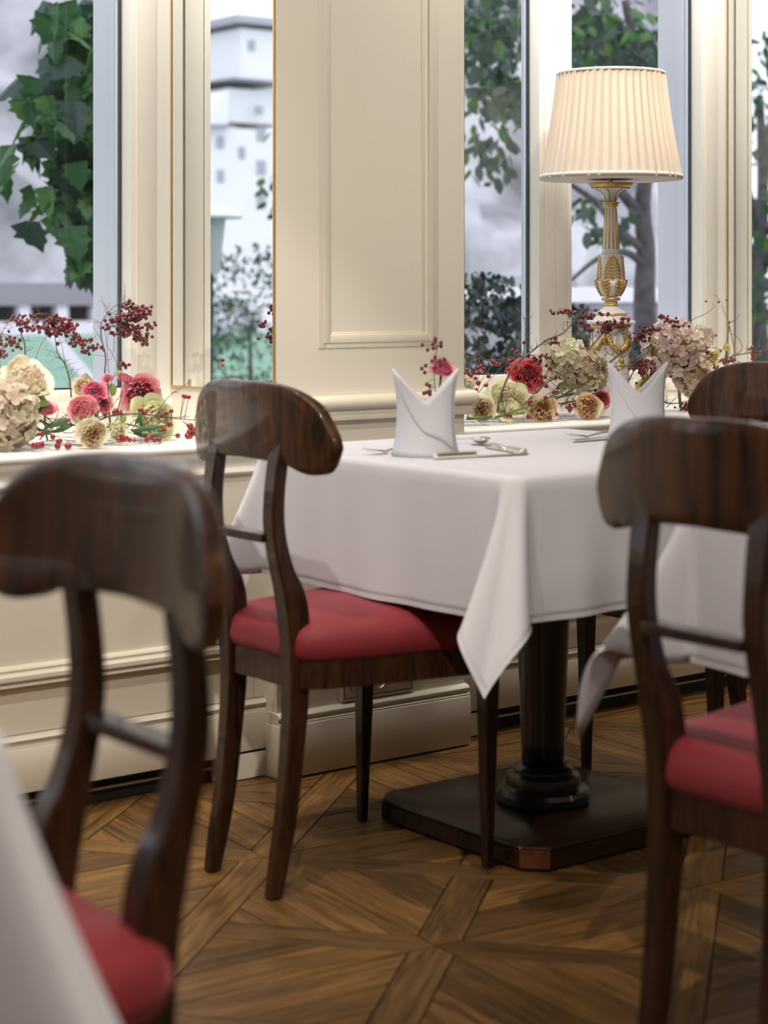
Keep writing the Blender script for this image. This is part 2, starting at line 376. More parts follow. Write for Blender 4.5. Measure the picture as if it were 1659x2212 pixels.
ZT, ZB = 2.50, .805                      # top and bottom of the panes
wlab = {1: 'left window beside the framed mirror', 2: 'right window behind the table lamp'}
for wi in range(len(PIL) - 1):
    x0, x1 = PIL[wi][1], PIL[wi + 1][0]; xm = (x0 + x1) / 2
    w = empty('window_%d' % (wi + 1)); w['kind'] = 'structure'; w['label'] = 'tall cream-framed window with two panes, ' + wlab.get(wi, 'outside the picture')
    FW = .109
    # sill board with nosing and mouldings under it
    b = MB(); b.sweep_x(bull(YS - .004, YF + .1, .688, .707), x0, x1); b.build('sill_board', M['sill'], w, ang=35)
    b = MB(); b.sweep_x([(YW + .05, .640), (YW - .010, .640), (YW - .013, .645), (YW - .010, .651), (YW - .002, .655), (YW - .002, .660), (YW - .010, .668), (YW - .017, .680), (YW - .019, .689), (YW + .05, .689)], x0, x1)
    b.build('sill_moulding', M['sill'], w, ang=30)
    # fixed frame: ends, head, bottom with a step
    b = MB()
    for s, xa in ((1, x0), (-1, x1)):
        b.box(min(xa, xa + s * .040), max(xa, xa + s * .040), YF + .006, YX - .03, .72, ZT + .05)
    b.box(x0 + .04, x1 - .04, YF + .006, YX - .03, ZT + .02, ZT + .05); b.box(x0 + .04, x1 - .04, YF + .004, YX - .03, .707, .744)
    b.box(x0 + .04, x1 - .04, YF - .012, YF + .02, .704, .727, .003)
    b.build('frame', M['frame'], w)
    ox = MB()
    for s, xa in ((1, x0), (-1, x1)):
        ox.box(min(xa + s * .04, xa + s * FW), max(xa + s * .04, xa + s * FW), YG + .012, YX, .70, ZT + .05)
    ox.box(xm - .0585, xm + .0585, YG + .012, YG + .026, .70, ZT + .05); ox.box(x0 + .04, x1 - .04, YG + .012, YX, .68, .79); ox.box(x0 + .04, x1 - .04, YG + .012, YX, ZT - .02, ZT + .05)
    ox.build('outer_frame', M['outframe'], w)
    # two sashes, their stiles meeting at the mullion
    for (a, c, left) in ((x0 + .040, xm, True), (xm, x1 - .040, False)):
        sa_ = a + (FW - .040 if left else .0585); sc_ = c - (.0585 if left else FW - .040)
        b = MB()
        for (p, q) in ((a + .0006, sa_), (sc_, c - .0006)):
            b.box(p, q, YF, YG + .012, .745, ZT + .02, .0015)
        b.box(sa_, sc_, YF, YG + .012, .745, .7795, .0015); b.box(sa_, sc_, YF + .008, YG + .012, .7795, ZB, .003); b.box(sa_, sc_, YF, YG + .012, ZT, ZT + .02)
        for (p, q) in ((sa_ - .019, sa_ - .0165), (sc_ + .0165, sc_ + .019)):       # fine bead along the stile
            b.box(p, q, YF - .0022, YF + .002, .75, ZT, .0008)
        s_ = b.build('sash', M['frame'], w, ang=40)
        b = MB(); b.box(sa_ - .004, sc_ + .004, YG - .002, YG + .002, ZB - .004, ZT + .004); b.build('glass_pane', M['glass'], s_)
        b = MB(); b.cur = 0
        for xx, sg in ((sa_, 1), (sc_, -1)):
            b.cur = 0; b.box(min(xx, xx + sg * .004), max(xx, xx + sg * .004), YG - .006, YG - .0021, ZB, ZT)
            b.cur = 1; b.box(min(xx, xx + sg * .006), max(xx, xx + sg * .006), YG + .0021, YG + .010, ZB, ZT)
        b.cur = 0; b.box(sa_, sc_, YG - .006, YG - .0021, ZB, ZB + .004)
        b.build('gasket', [M['gasket'], M['spacer']], s_)
    # hinge leaf at the foot of the end frame
    b = MB(); b.tube([(x1 - .055, YF - .003, .770), (x1 - .055, YF - .003, .822)], .006, 8); b.build('hinge', M['frame'], w)

# ---- brass-edged mirrors lining the window reveals
def reveal_mirror(x, s, label):          # s = -1: faces -x, +1: faces +x
    t = tag(empty('reveal_mirror', (x, (YP + YF) / 2, ZB)), label, 'mirror')
    y0, y1 = YP + .004 - t.location.y, YF - .0005 - t.location.y; hh = ZT - ZB
    b = MB(); b.box(min(0, s * .003), max(0, s * .003), y0 + .004, y1 - .003, .004, hh); b.build('mirror_glass', M['mirror'], t)
    b = MB(); xa, xb = min(0, s * .005), max(0, s * .005)
    b.box(xa, xb, y0, y0 + .005, 0, hh, .0008); b.box(xa, xb, y1 - .0035, y1, 0, hh, .0008); b.box(xa, xb, y0 + .005, y1 - .0035, 0, .005, .0008)
    b.build('brass_edge', M['brass'], t)
reveal_mirror(PIL[2][0], -1, 'tall brass-edged mirror in the window reveal left of the wide pilaster')
reveal_mirror(PIL[2][1], 1, 'mirror with a thin brass edge on the right side of the wide pilaster')
reveal_mirror(PIL[3][0], -1, 'brass-edged mirror at the far right edge beside the lamp window')

# ---- power outlet on the pilaster
t = tag(empty('power_outlet', (2.49, YP, .183)), 'cream double power outlet with a switch low on the pilaster', 'outlet')
b = MB(); b.box(-.098, .098, -.009, .001, -.042, .042, .003); b.build('cover_plate', M['plate_plastic'], t, ang=40)
b = MB()
ring_ = [(-.092, .092, -.036, -.0345), (-.092, .092, .0345, .036), (-.092, -.0905, -.036, .036), (.0905, .092, -.036, .036)]
for (xa, xb, za, zb) in ring_: b.box(xa, xb, -.0096, -.0085, za, zb)
b.build('seam', M['gasket'], t)
for xx in (-.06, .0):
    b = MB(); b.lathe([(.0, -.0012), (.017, -.0012), (.0195, .002), (.022, .002), (.022, -.003)], 24); o = b.build('socket', M['metal'], t, ang=40)
    o.rotation_euler = (R(90), 0, 0); o.location = (xx, -.0095, -.004)
b = MB(); b.box(.045, .083, -.0115, -.009, -.018, .018, .001); o = b.build('switch', M['plate_plastic'], t)
b = MB(); b.box(.061, .067, -.0122, -.0114, -.003, .003); b.build('indicator', M['gasket'], t)

# ================================================================== OUTDOORS
M['lawn'] = mat('lawn', (.15, .30, .20), .9, noise=(.8, .25, (.22, .38, .27)))
M['gravel'] = mat('pale_gravel', (.46, .45, .47), .9, noise=(3, .2, (.56, .55, .57)))
M['rock'] = mat('grey_rock', (.16, .16, .17), .9, noise=(.16, .16, (.64, .63, .65)))
M['render'] = mat('white_render', (.86, .855, .87), .8)
M['greyroof'] = mat('grey_roof', (.26, .26, .275), .7)
M['greywall'] = mat('grey_stone', (.36, .355, .37), .9)
M['bark'] = mat('dark_bark', (.055, .050, .055), .9, noise=(14, .2, (.12, .11, .11)))
M['leafa'] = mat('green_leaf', (0.0324, 0.1116, 0.0324), .5, trans=.35)
M['leafb'] = mat('light_green_leaf', (0.072, 0.1872, 0.0396), .5, trans=.35)
M['leafc'] = mat('dark_green_leaf', (0.0144, 0.054, 0.0302), .5, trans=.3)
M['leafd'] = mat('grey_green_leaf', (0.0612, 0.0972, 0.0684), .6, trans=.3)
M['leafe'] = mat('deep_hedge_leaf', (0.0158, 0.0324, 0.0288), .6, trans=.2)
M['pane'] = mat('grey_window_pane', (.40, .41, .44), .3)
M['enamel'] = mat('grey_enamel', (.42, .42, .44), .5)

b = MB(); b.box(-70, 120, 4.0, 160, -.3, -.02); tag(b.build('lawn', M['lawn']), 'green lawn outside the windows', None, kind='structure')
b = MB(); b.box(-70, 120, 41, 66, -.02, -.005); tag(b.build('promenade', M['gravel']), 'pale promenade across the far side of the lawn', None, kind='structure')
p0, p1 = at(112, 722, z=0), at(222, 850, z=0); dv = (p1 - p0).normalized(); nv = Vector((-dv.y, dv.x, 0)) * .55
b = MB(); q0 = p0 - dv * 2; q1 = p1 + dv * 3; nv = nv * .22
b.add([q0 + nv * 1.6, q0 - nv * 1.6, q1 - nv * .55, q1 + nv * .55], [(0, 1, 2, 3)]); b.v = [(x, y, -.012) for x, y, z in b.v]
tag(b.build('garden_path', M['gravel']), 'straight pale path crossing the lawn', None, kind='structure')
b = MB(); b.box(1.6, 24, 4.4, 16, -.02, -.008); tag(b.build('terrace', M['greywall']), 'grey paved terrace outside the lamp window', None, kind='structure')

# rocky hillside far behind, lower towards the left
rh = random.Random(5); b = MB(); NX, NZ = 70, 14
for j in range(NZ):
    for i in range(NX):
        x = -90 + 300 * i / (NX - 1); hgt = 5 + 38 / (1 + math.exp(-(x + 12) / 9)) + 5 * math.sin(x * .13) + 3 * math.sin(x * .31 + 1)
        t_ = j / (NZ - 1); b.v.append((x, 96 + 26 * t_ + 3 * math.sin(x * .4 + j) + rh.uniform(-1.6, 1.6), -1 + hgt * t_ + rh.uniform(-.7, .7)))
b.f = [(j * NX + i, j * NX + i + 1, (j + 1) * NX + i + 1, (j + 1) * NX + i) for j in range(NZ - 1) for i in range(NX - 1)]; b.mi = [0] * len(b.f)
tag(b.build('hillside', M['rock'], smooth=True), 'grey rocky hillside far behind the garden', None, kind='structure')

# long low pavilion with a grey roof and white posts
pv = tag(empty('garden_pavilion', at(100, 690, y=62)), 'long low grey-roofed pavilion with white posts beyond the lawn', 'pavilion'); pv.location.z = 0
b = MB(); b.box(-9, 12, -2, 4, 0.55, 1.35); b.build('roof', M['greyroof'], pv)
b = MB(); b.box(-9, 12, 2.5, 3, 0, .56); b.build('rear_wall', M['gravel'], pv)
rp = random.Random(2); x = -8.8
while x < 11.6:
    b = MB(); b.box(x, x + .45, -1.8, -1.4, 0, .56); b.build('post', M['render'], pv); x += rp.uniform(.9, 1.7)

LEAFV = None
def leaf_mesh(name, lobes, m, cup=.15, wid=1.0):
    """flat leaf, tip along +x, unit length"""
    b = MB(); pts = []
    if lobes == 5:
        pol = [(0, 0), (.10, .20), (.02, .42), (.26, .36), (.36, .50), (.50, .30), (.66, .30), (.78, .14), (1, 0)]
    else:
        pol = [(0, 0), (.15, .16), (.35, .27), (.55, .28), (.75, .20), (.9, .09), (1, 0)]
    pol = [(x, y * wid) for x, y in pol]; n = len(pol)
    v = [(x, y, -cup * y * y * 3 - .12 * x * x) for x, y in pol] + [(x, -y, -cup * y * y * 3 - .12 * x * x) for x, y in pol] + [(x, 0, .02 - .12 * x * x) for x, y in pol]
    f = [(2 * n + k, 2 * n + k + 1, k + 1, k) for k in range(n - 1)] + [(n + k, n + k + 1, 2 * n + k + 1, 2 * n + k) for k in range(n - 1)]
    me = bpy.data.meshes.new(name); me.from_pydata(v, [], f); me.update(); me.materials.append(m); return me
LM = [leaf_mesh('leaf', 5, M[k]) for k in ('leafa', 'leafb', 'leafc')]
LS = [leaf_mesh('leaf', 1, M[k]) for k in ('leafd', 'leafb', 'leafc', 'leafe')]
def scatter(b, me, p, s, q):             # add a transformed copy of a leaf mesh to a collector
    k = len(b.v); mt = Matrix.Translation(p) @ q.to_matrix().to_4x4() @ Matrix.Scale(s, 4)
    b.v += [tuple(mt @ v.co) for v in me.vertices]; b.f += [tuple(i + k for i in f.vertices) for f in me.polygons]; b.mi += [b.cur] * len(me.polygons)
def rq(r, droop=.0):
    return Euler((r.uniform(-.8, .8), r.uniform(.1, 1.2) + droop, r.uniform(0, 6.28))).to_quaternion()

# broad-leaved tree by the left window: hanging bough, each large leaf its own part
rt = random.Random(11)
base = at(330, 700, y=7.6); tr = tag(empty('broadleaf_tree', (base.x, base.y, 0)), 'green broad-leaved tree close outside the left window', 'tree')
off = Vector((base.x, base.y, 0))
b = MB(); b.tube(spline([(0, 0, -.02), (.05, .02, 1.2), (-.02, .05, 2.4), (.02, 0, 3.6)], 5), [.13 - .004 * i for i in range(16)], 9); b.build('trunk', M['bark'], tr, smooth=True)
bough = [(300, -60, 7.6), (215, 30, 7.4), (190, 150, 7.3), (150, 330, 7.2), (185, 470, 7.2), (205, 570, 7.2)]
b = MB()
for path in ([(330, -260), (240, -60), (200, 90), (170, 220), (180, 380), (200, 520)], [(190, 120), (120, 200), (60, 215)], [(175, 260), (90, 300), (15, 320)], [(180, 400), (120, 440), (70, 460)], [(200, 60), (150, 60), (110, 70)]):
    pts = spline([at(u, v, y=7.4) - off for u, v in path], 4); b.tube(pts, [.022 * (1 - .8 * i / len(pts)) + .002 for i in range(len(pts))], 6)
b.build('bough', M['bark'], tr, smooth=True)
blobs = [(165, 60, 70, 60, 24), (185, 170, 45, 60, 18), (110, 185, 60, 40, 10), (140, 240, 70, 40, 14), (60, 300, 60, 40, 8), (165, 310, 60, 60, 26), (25, 335, 40, 35, 4), (170, 410, 55, 60, 26), (90, 440, 50, 45, 10), (180, 510, 40, 60, 20), (195, 570, 20, 30, 6), (60, 200, 40, 30, 5), (230, 250, 40, 250, 40)]
for (u, v, su, sv, n) in blobs:
    for k in range(n):
        p = at(u + rt.uniform(-1, 1) * su * .9, v + rt.uniform(-1, 1) * sv, y=7.35 + rt.uniform(-.35, .35)) - off
        o = bpy.data.objects.new('leaf', LM[rt.choice((0, 0, 0, 1, 2, 2))]); col.objects.link(o); o.parent = tr; o.location = p
        o.rotation_mode = 'QUATERNION'; o.rotation_quaternion = Euler((rt.uniform(-.7, .7), rt.uniform(.5, 1.5), rt.uniform(0, 6.28))).to_quaternion(); o.scale = (rt.uniform(.11, .19),) * 3

def crown_tree(name, label, pos, height, rad, nleaf, lsize, seed, leafset, trunk_r=.11, trunk=None, cz=.75):
    r = random.Random(seed); t = tag(empty(name, pos), label, 'tree')
    b = MB(); b.tube(spline(trunk or [(0, 0, -.02), (.1, 0, height * .3), (-.05, .05, height * .55), (.05, 0, height * .85)], 5), [trunk_r * (1 - .045 * i) for i in range(5 * (len(trunk or [0] * 4) - 1) + 1)], 9)
    for k in range(7):
        a = r.uniform(0, 6.28); z0 = height * r.uniform(.3, .6); e = Vector((math.cos(a) * rad * .8, math.sin(a) * rad * .8, z0 + rad * r.uniform(.3, .9)))
        b.tube(spline([(0, 0, z0), e * .5 + Vector((0, 0, z0 * .45)), e], 4), [trunk_r * .45 * (1 - .1 * i) for i in range(9)], 6)
    b.build('trunk', M['bark'], t, smooth=True)
    b = MB()
    for k in range(nleaf):
        g = Vector((r.gauss(0, 1), r.gauss(0, 1), r.gauss(0, 1))); g = g.normalized() * rad * r.uniform(.35, 1) ** .6
        c = r.randrange(len(leafset)); b.cur = c
        scatter(b, LS[0], g + Vector((0, 0, height * cz)), lsize * r.uniform(.7, 1.3), rq(r))
    me = bpy.data.meshes.new('foliage'); me.from_pydata(b.v, [], b.f); me.polygons.foreach_set('material_index', b.mi); me.update()
    link('foliage', me, [M[k] for k in leafset], t, kind='stuff'); return t

# dark branching tree seen behind the lamp
bs = at(1398, 700, y=9.0)
tr = tag(empty('branching_tree', (bs.x, bs.y, 0)), 'dark bare-limbed tree standing behind the table lamp', 'tree'); off = Vector((bs.x, bs.y, 0))
b = MB()
for path, r0 in (([(1396, 735), (1392, 640), (1395, 540), (1388, 440), (1402, 300), (1375, 120), (1350, 0)], .085), ([(1390, 470), (1345, 420), (1320, 380), (1290, 250), (1270, 150)], .045),
                 ([(1394, 575), (1350, 545), (1290, 560), (1235, 605)], .032), ([(1392, 540), (1340, 500), (1290, 440), (1235, 400), (1200, 380)], .034), ([(1398, 330), (1430, 250), (1460, 130), (1480, 0)], .05), ([(1385, 220), (1350, 150), (1300, 90), (1240, 60)], .035)):
    pts = spline([at(u, v, y=9.0) - off for u, v in path], 5)
    if r0 > .08: pts[0].z = -.02
    b.tube(pts, [r0 * (1 - .7 * i / len(pts)) for i in range(len(pts))], 7)
b.build('trunk', M['bark'], tr, smooth=True)
rb = random.Random(23); b = MB()
for (u, v, su, sv, n) in [(1300, 70, 110, 70, 420), (1380, 150, 90, 80, 260), (1260, 180, 70, 60, 160), (1300, 290, 70, 50, 110), (1270, 440, 40, 40, 30), (1300, 500, 40, 30, 24), (1340, 480, 40, 40, 20), (1060, 60, 90, 90, 330), (1080, 200, 70, 70, 190), (1060, 330, 70, 60, 60)]:
    for k in range(n):
        b.cur = rb.choice((0, 0, 0, 1, 2)); scatter(b, LS[0], at(u + rb.gauss(0, .5) * su, v + rb.gauss(0, .5) * sv, y=9 + rb.uniform(-1, 1.2)) - off, rb.uniform(.07, .14), rq(rb))
me = bpy.data.meshes.new('foliage'); me.from_pydata(b.v, [], b.f); me.polygons.foreach_set('material_index', b.mi); me.update()
link('foliage', me, [M['leafd'], M['leafb'], M['leafc']], tr, kind='stuff')

def bush(label, pos, rx, rz, n, seed, leafset, ls=.05):
    r = random.Random(seed); t = tag(empty('garden_bush', pos), label, 'bush')
    b = MB(); b.tube([(0, 0, -.02), (.02, 0, rz * .5), (0, .02, rz)], [.03, .02, .01], 6); b.build('stem', M['bark'], t)
    b = MB()
    for k in range(n):
        g = Vector((r.gauss(0, 1), r.gauss(0, 1), r.gauss(0, 1))).normalized() * r.uniform(.5, 1) ** .5
        b.cur = r.randrange(len(leafset)); scatter(b, LS[0], Vector((g.x * rx, g.y * rx, max(.01, rz + g.z * rz))), ls * r.uniform(.7, 1.4), rq(r))
    me = bpy.data.meshes.new('foliage'); me.from_pydata(b.v, [], b.f); me.polygons.foreach_set('material_index', b.mi); me.update()
    link('foliage', me, [M[k] for k in leafset], t, kind='stuff')
def gp(u, y): p = at(u, 700, y=y); return (p.x, p.y, 0)
bush('dark hedge bush outside the narrow pane beside the pilaster', gp(1040, 6.6), .54, .56, 3400, 31, ('leafe', 'leafe', 'leafc'))
bush('dark rounded bush outside, left of the lamp stem', gp(1215, 7.2), .40, .50, 2000, 32, ('leafe', 'leafc', 'leafd'))
bush('low dark bush outside, right of the lamp stem', gp(1400, 6.4), .30, .42, 1500, 33, ('leafe', 'leafd', 'leafc'))
# low pale garden wall behind those bushes
b = MB(); c = at(1200, 690, y=13); b.box(c.x - 3.2, c.x + 9, c.y - .2, c.y + .2, -.02, .92); b.build('garden_wall_body', M['greywall'])
gw = bpy.data.objects['garden_wall_body']; gw.name = 'garden_wall'; tag(gw, 'low grey garden wall with a pale coping behind the bushes', 'wall')
b = MB(); b.box(c.x - 3.25, c.x + 9.05, c.y - .25, c.y + .25, .92, 1.06, .01); b.build('coping', M['render'], gw)

# what the left mirror shows: white house, lantern and bush, standing out to the left of the garden
MX = PIL[2][0]
def atm(u, v, y, m=MX):
    p = at(u, v, y=y); return Vector((2 * m - p.x, p.y, p.z))
hb = tag(empty('white_house', (0, 0, 0)), 'tall white house with small windows reflected in the left mirror', 'building')
YH = 52
def hbox(name, u0, u1, v0, v1, m, parent, y=YH, d=7, z0=None):
    a, c = atm(u0, v0, y), atm(u1, v1, y); x0, x1 = sorted((a.x, c.x)); z1, zz = a.z, (c.z if z0 is None else z0)
    b = MB(); b.box(x0, x1, y, y + d, zz, z1); return b.build(name, m, parent)
wm = hbox('main_wall', 430, 640, 272, 690, M['render'], hb, z0=-.02)
hbox('upper_wall', 492, 640, 190, 272, M['render'], hb, y=YH + .4, d=6)
hbox('tower', 520, 640, 60, 190, M['render'], hb, y=YH + 2, d=4)
b = MB(); A, B, C_ = atm(430, 268, YH - .1), atm(494, 268, YH - .1), atm(494, 196, YH - .1)
b.add([A, B, C_, A + Vector((0, 6, 0)), B + Vector((0, 6, 0)), C_ + Vector((0, 6, 0))], [(0, 1, 2), (3, 5, 4), (0, 2, 5, 3), (1, 4, 5, 2), (0, 3, 4, 1)]); b.build('gable', M['render'], hb)
M['slate'] = mat('pale_slate', (.46, .46, .48), .7)
hbox('eave', 425, 512, 266, 274, M['slate'], hb, y=YH - .6, d=7); hbox('roof', 505, 650, 166, 180, M['slate'], hb, y=YH - .3, d=7); hbox('tower_roof', 512, 650, 30, 60, M['slate'], hb, y=YH + 1.6, d=5)
for (u, v, w_, h_) in [(478, 308, 14, 26), (566, 290, 18, 30), (478, 380, 14, 28), (566, 362, 18, 32), (566, 434, 18, 32), (545, 98, 14, 24), (562, 238, 14, 20), (524, 330, 13, 26)]:
    yy = YH - .05 if v > 200 else YH + 1.95
    o = hbox('window', u - w_ / 2, u + w_ / 2, v - h_ / 2, v + h_ / 2, M['pane'], hb, y=yy, d=.12)
lp = atm(452, 690, 9.5); ln = tag(empty('garden_lantern', (lp.x, lp.y, 0)), 'grey garden lantern with a wide disc cap, seen in the left mirror', 'lantern')
s9 = (9.5 / ray(452, 631)[1]) / FPX
b = MB(); b.lathe([(.02, 0), (.03, CAM_H + (631 - 592) * s9)], 10); b.build('post', M['gasket'], ln)
zb_ = CAM_H + (631 - 592) * s9; b = MB(); b.lathe([(.0, zb_), (24 * s9, zb_), (38 * s9, CAM_H + (631 - 468) * s9), (0, CAM_H + (631 - 466) * s9)], 24); b.build('lantern_body', M['enamel'], ln, ang=40)
b = MB(); zc_ = CAM_H + (631 - 468) * s9; b.lathe([(0, zc_ - .002), (72 * s9, zc_ - .012), (76 * s9, zc_ + .004), (60 * s9, zc_ + .04), (30 * s9, zc_ + .06), (0, zc_ + .065)], 28); b.build('disc_cap', M['render'], ln, ang=50)
bm_ = atm(545, 690, 15); bush('pale green bush reflected in the left mirror behind the lantern', (bm_.x, bm_.y, 0), .62, .76, 900, 41, ('leafd', 'leafb', 'leafd'), .06)
bm_ = atm(470, 690, 30); bush('dark distant bush reflected in the left mirror below the house', (bm_.x, bm_.y, 0), .9, .5, 900, 42, ('leafe', 'leafd'), .08)
# and the right mirror: leafy tree
p = atm(1650, 640, 12, PIL[3][0]); crown_tree('leafy_tree', 'leafy tree reflected in the mirror at the right edge', (p.x, p.y, 0), 3.4, 1.7, 1500, .13, 51, ('leafd', 'leafb', 'leafa', 'leafd'), cz=.55)

# ================================================================== CHAIRS
def fabric(name, c1, c2):
    m = bpy.data.materials.new(name); m.use_nodes = True; nt = m.node_tree; b = nt.nodes['Principled BSDF']
    tc = nt.nodes.new('ShaderNodeTexCoord'); mp = nt.nodes.new('ShaderNodeMapping'); mp.inputs['Rotation'].default_value = (0, 0, R(30))
    w = nt.nodes.new('ShaderNodeTexWave'); w.inputs['Scale'].default_value = 85; w.inputs['Distortion'].default_value = .6; w.inputs['Detail'].default_value = 1
    nt.links.new(tc.outputs['Object'], mp.inputs[0]); nt.links.new(mp.outputs[0], w.inputs[0])
    r = nt.nodes.new('ShaderNodeValToRGB'); r.color_ramp.elements[0].color = (*c1, 1); r.color_ramp.elements[1].color = (*c2, 1)
    nt.links.new(w.outputs['Fac'], r.inputs[0]); nt.links.new(r.outputs[0], b.inputs['Base Color'])
    bp = nt.nodes.new('ShaderNodeBump'); bp.inputs['Strength'].default_value = .25; bp.inputs['Distance'].default_value = .001
    nt.links.new(w.outputs['Fac'], bp.inputs['Height']); nt.links.new(bp.outputs[0], b.inputs['Normal'])
    b.inputs['Roughness'].default_value = .62; b.inputs['Sheen Weight'].default_value = .5; b.inputs['Sheen Tint'].default_value = (1, .35, .45, 1); b.inputs['Sheen Roughness'].default_value = .4
    return m
M['red'] = fabric('crimson_upholstery', (.20, .012, .022), (.28, .022, .034))

STILE = [(-.010, .016, .003), (-.002, .030, .06), (.012, .046, .14), (.024, .060, .26), (.028, .067, .34), (.026, .068, .42), (.021, .066, .47), (.016, .062, .497), (.011, .053, .524), (.004, .037, .552), (-.006, .022, .60), (-.010, .017, .64), (-.007, .018, .685), (-.001, .023, .73), (.006, .024, .76), (.010, .022, .80)]
def interp(tab, x):
    for (a, b) in zip(tab, tab[1:]):
        if a[0] <= x <= b[0]: t = (x - a[0]) / max(b[0] - a[0], 1e-9); return a[1] + (b[1] - a[1]) * t
    return tab[-1][1] if x > tab[-1][0] else tab[0][1]
WY = [(0, .022), (.2, .030), (.4, .036), (.5, .038), (.56, .034), (.66, .033), (.76, .036), (.8, .03)]
def make_chair():
    t = empty('dining_chair')
    ys = .0955
    for s in (-1, 1):
        ctr = spline([((a + c) / 2, 0, z) for a, c, z in STILE], 3); dep = spline([((c - a), 0, z) for a, c, z in STILE], 3)
        v = []; ch = .0035
        for p, d in zip(ctr, dep):
            wx, wy = d.x / 2, interp(WY, p.z) / 2; y0 = s * ys
            v += [(p.x + sx * (wx - kx), y0 + sy * (wy - ky), p.z) for sx, sy, kx, ky in ((-1, -1, ch, 0), (1, -1, ch, 0), (1, -1, 0, ch), (1, 1, 0, ch), (1, 1, ch, 0), (-1, 1, ch, 0), (-1, 1, 0, ch), (-1, -1, 0, ch))]
        n = len(ctr); f = [(i * 8 + k, i * 8 + (k + 1) % 8, (i + 1) * 8 + (k + 1) % 8, (i + 1) * 8 + k) for i in range(n - 1) for k in range(8)] + [tuple(reversed(range(8))), tuple(range((n - 1) * 8, n * 8))]
        o = mesh_obj('rear_leg', v, f, M['walnut'], t); autosmooth(o, 28)
        b = MB(); b.lathe([(.0, 0), (.0085, 0), (.0085, .005), (0, .005)], 12, (.003, s * ys, 0)); b.build('glide', M['gasket'], o)
        # front leg
        b = MB(); xf, yf = .404, s * .181
        prof = [(.0085, .004), (.0095, .06), (.0155, .33), (.0165, .37)]; vv = []
        for hw, z in prof:
            k = .002; xo, yo = (.37 - z) * -.012, -s * (.37 - z) * -.01
            vv += [(xf + xo + a * (hw - ka), yf + yo + c * (hw - kc), z) for a, c, ka, kc in ((-1, -1, k, 0), (1, -1, k, 0), (1, -1, 0, k), (1, 1, 0, k), (1, 1, k, 0), (-1, 1, k, 0), (-1, 1, 0, k), (-1, -1, 0, k))]
        b.add(vv, [(i * 8 + k, i * 8 + (k + 1) % 8, (i + 1) * 8 + (k + 1) % 8, (i + 1) * 8 + k) for i in range(3) for k in range(8)] + [tuple(reversed(range(8))), tuple(range(24, 32))])
        o = b.build('front_leg', M['walnut'], t); autosmooth(o, 28)
        b = MB(); b.lathe([(.0, 0), (.008, 0), (.008, .005), (0, .005)], 12, (xf - .0044, yf + s * .0037, 0)); b.build('glide', M['gasket'], o)
    # crest: bowed kidney-shaped board
    top = [(0, .868), (.06, .868), (.11, .862), (.150, .850), (.183, .830), (.201, .804), (.213, .780), (.217, .762)]
    bot = [(0, .737), (.085, .734), (.118, .730), (.142, .721), (.168, .716), (.194, .720), (.208, .737), (.217, .762)]
    def sm(tab, n=6): return [(p.x, p.y) for p in spline([(a, c, 0) for a, c in tab], n)]
    top, bot = sm(top), sm(bot); NC, NR = 44, 8
    layers = [(0.0, .0035), (.0035, 0), (.0195, 0), (.023, .0035)]; v = []
    for dx, ins in layers:
        for i in range(NC + 1):
            y = .217 * math.sin(math.pi * (i / NC - .5)); yy = y * (1 - ins / .217); a, c = interp(top, abs(y)) - ins, interp(bot, abs(y)) + ins
            if a < c: a = c = (a + c) / 2
            for j in range(NR + 1): z = c + (a - c) * j / NR; v.append((-.003 + .95 * yy * yy - (z - .735) * .03 + dx, yy, z))
    K = (NC + 1) * (NR + 1); g = lambda l, i, j: l * K + i * (NR + 1) + j; f = []
    for i in range(NC):
        for j in range(NR): f += [(g(0, i, j), g(0, i, j + 1), g(0, i + 1, j + 1), g(0, i + 1, j)), (g(3, i, j), g(3, i + 1, j), g(3, i + 1, j + 1), g(3, i, j + 1))]
        for l in range(3): f += [(g(l, i, 0), g(l, i + 1, 0), g(l + 1, i + 1, 0), g(l + 1, i, 0)), (g(l, i, NR), g(l + 1, i, NR), g(l + 1, i + 1, NR), g(l, i + 1, NR))]
    me = bpy.data.meshes.new('crest_rail'); me.from_pydata(v, [], f); bm = bmesh.new(); bm.from_mesh(me); bmesh.ops.remove_doubles(bm, verts=bm.verts, dist=1e-5); bmesh.ops.recalc_face_normals(bm, faces=bm.faces); bm.to_mesh(me); bm.free()
    o = link('crest_rail', me, M['walnut_crest'], t); autosmooth(o, 50)
    b = MB(); b.box(-.012, .016, -.083, .083, .598, .613, .002); b.build('back_slat', M['walnut'], t)
    # seat outline (half), upholstered pad and wooden frame
    half = [(.030, 0), (.028, .07), (.036, .118), (.075, .146), (.18, .172), (.30, .194), (.375, .203), (.412, .192), (.428, .160), (.436, .08), (.438, 0)]
    hs = spline([(x, y, 0) for x, y in half], 3); out = [(p.x, p.y) for p in hs] + [(p.x, -p.y) for p in reversed(hs[1:-1])]; n = len(out); cx = .235
    def ringv(s, z): return [(cx + (x - cx) * s, y * s, z) for x, y in out]
    rg = [(.955, .396), (.985, .404), (1.0, .418), (.995, .432), (.97, .446), (.92, .456), (.82, .465), (.65, .471), (.4, .475), (.15, .4765)]
    v = sum([ringv(s, z) for s, z in rg], []); f = [(i * n + k, i * n + (k + 1) % n, (i + 1) * n + (k + 1) % n, (i + 1) * n + k) for i in range(len(rg) - 1) for k in range(n)] + [tuple(reversed(range(n))), tuple(range((len(rg) - 1) * n, len(rg) * n))]
    mesh_obj('seat_pad', v, f, M['red'], t, smooth=True)
    b = MB(); b.prism([(cx + (x - cx) * .965, y * .965) for x, y in out], .350, .398); b.build('seat_frame', M['walnut'], t, ang=35)
    return t
chair = make_chair()
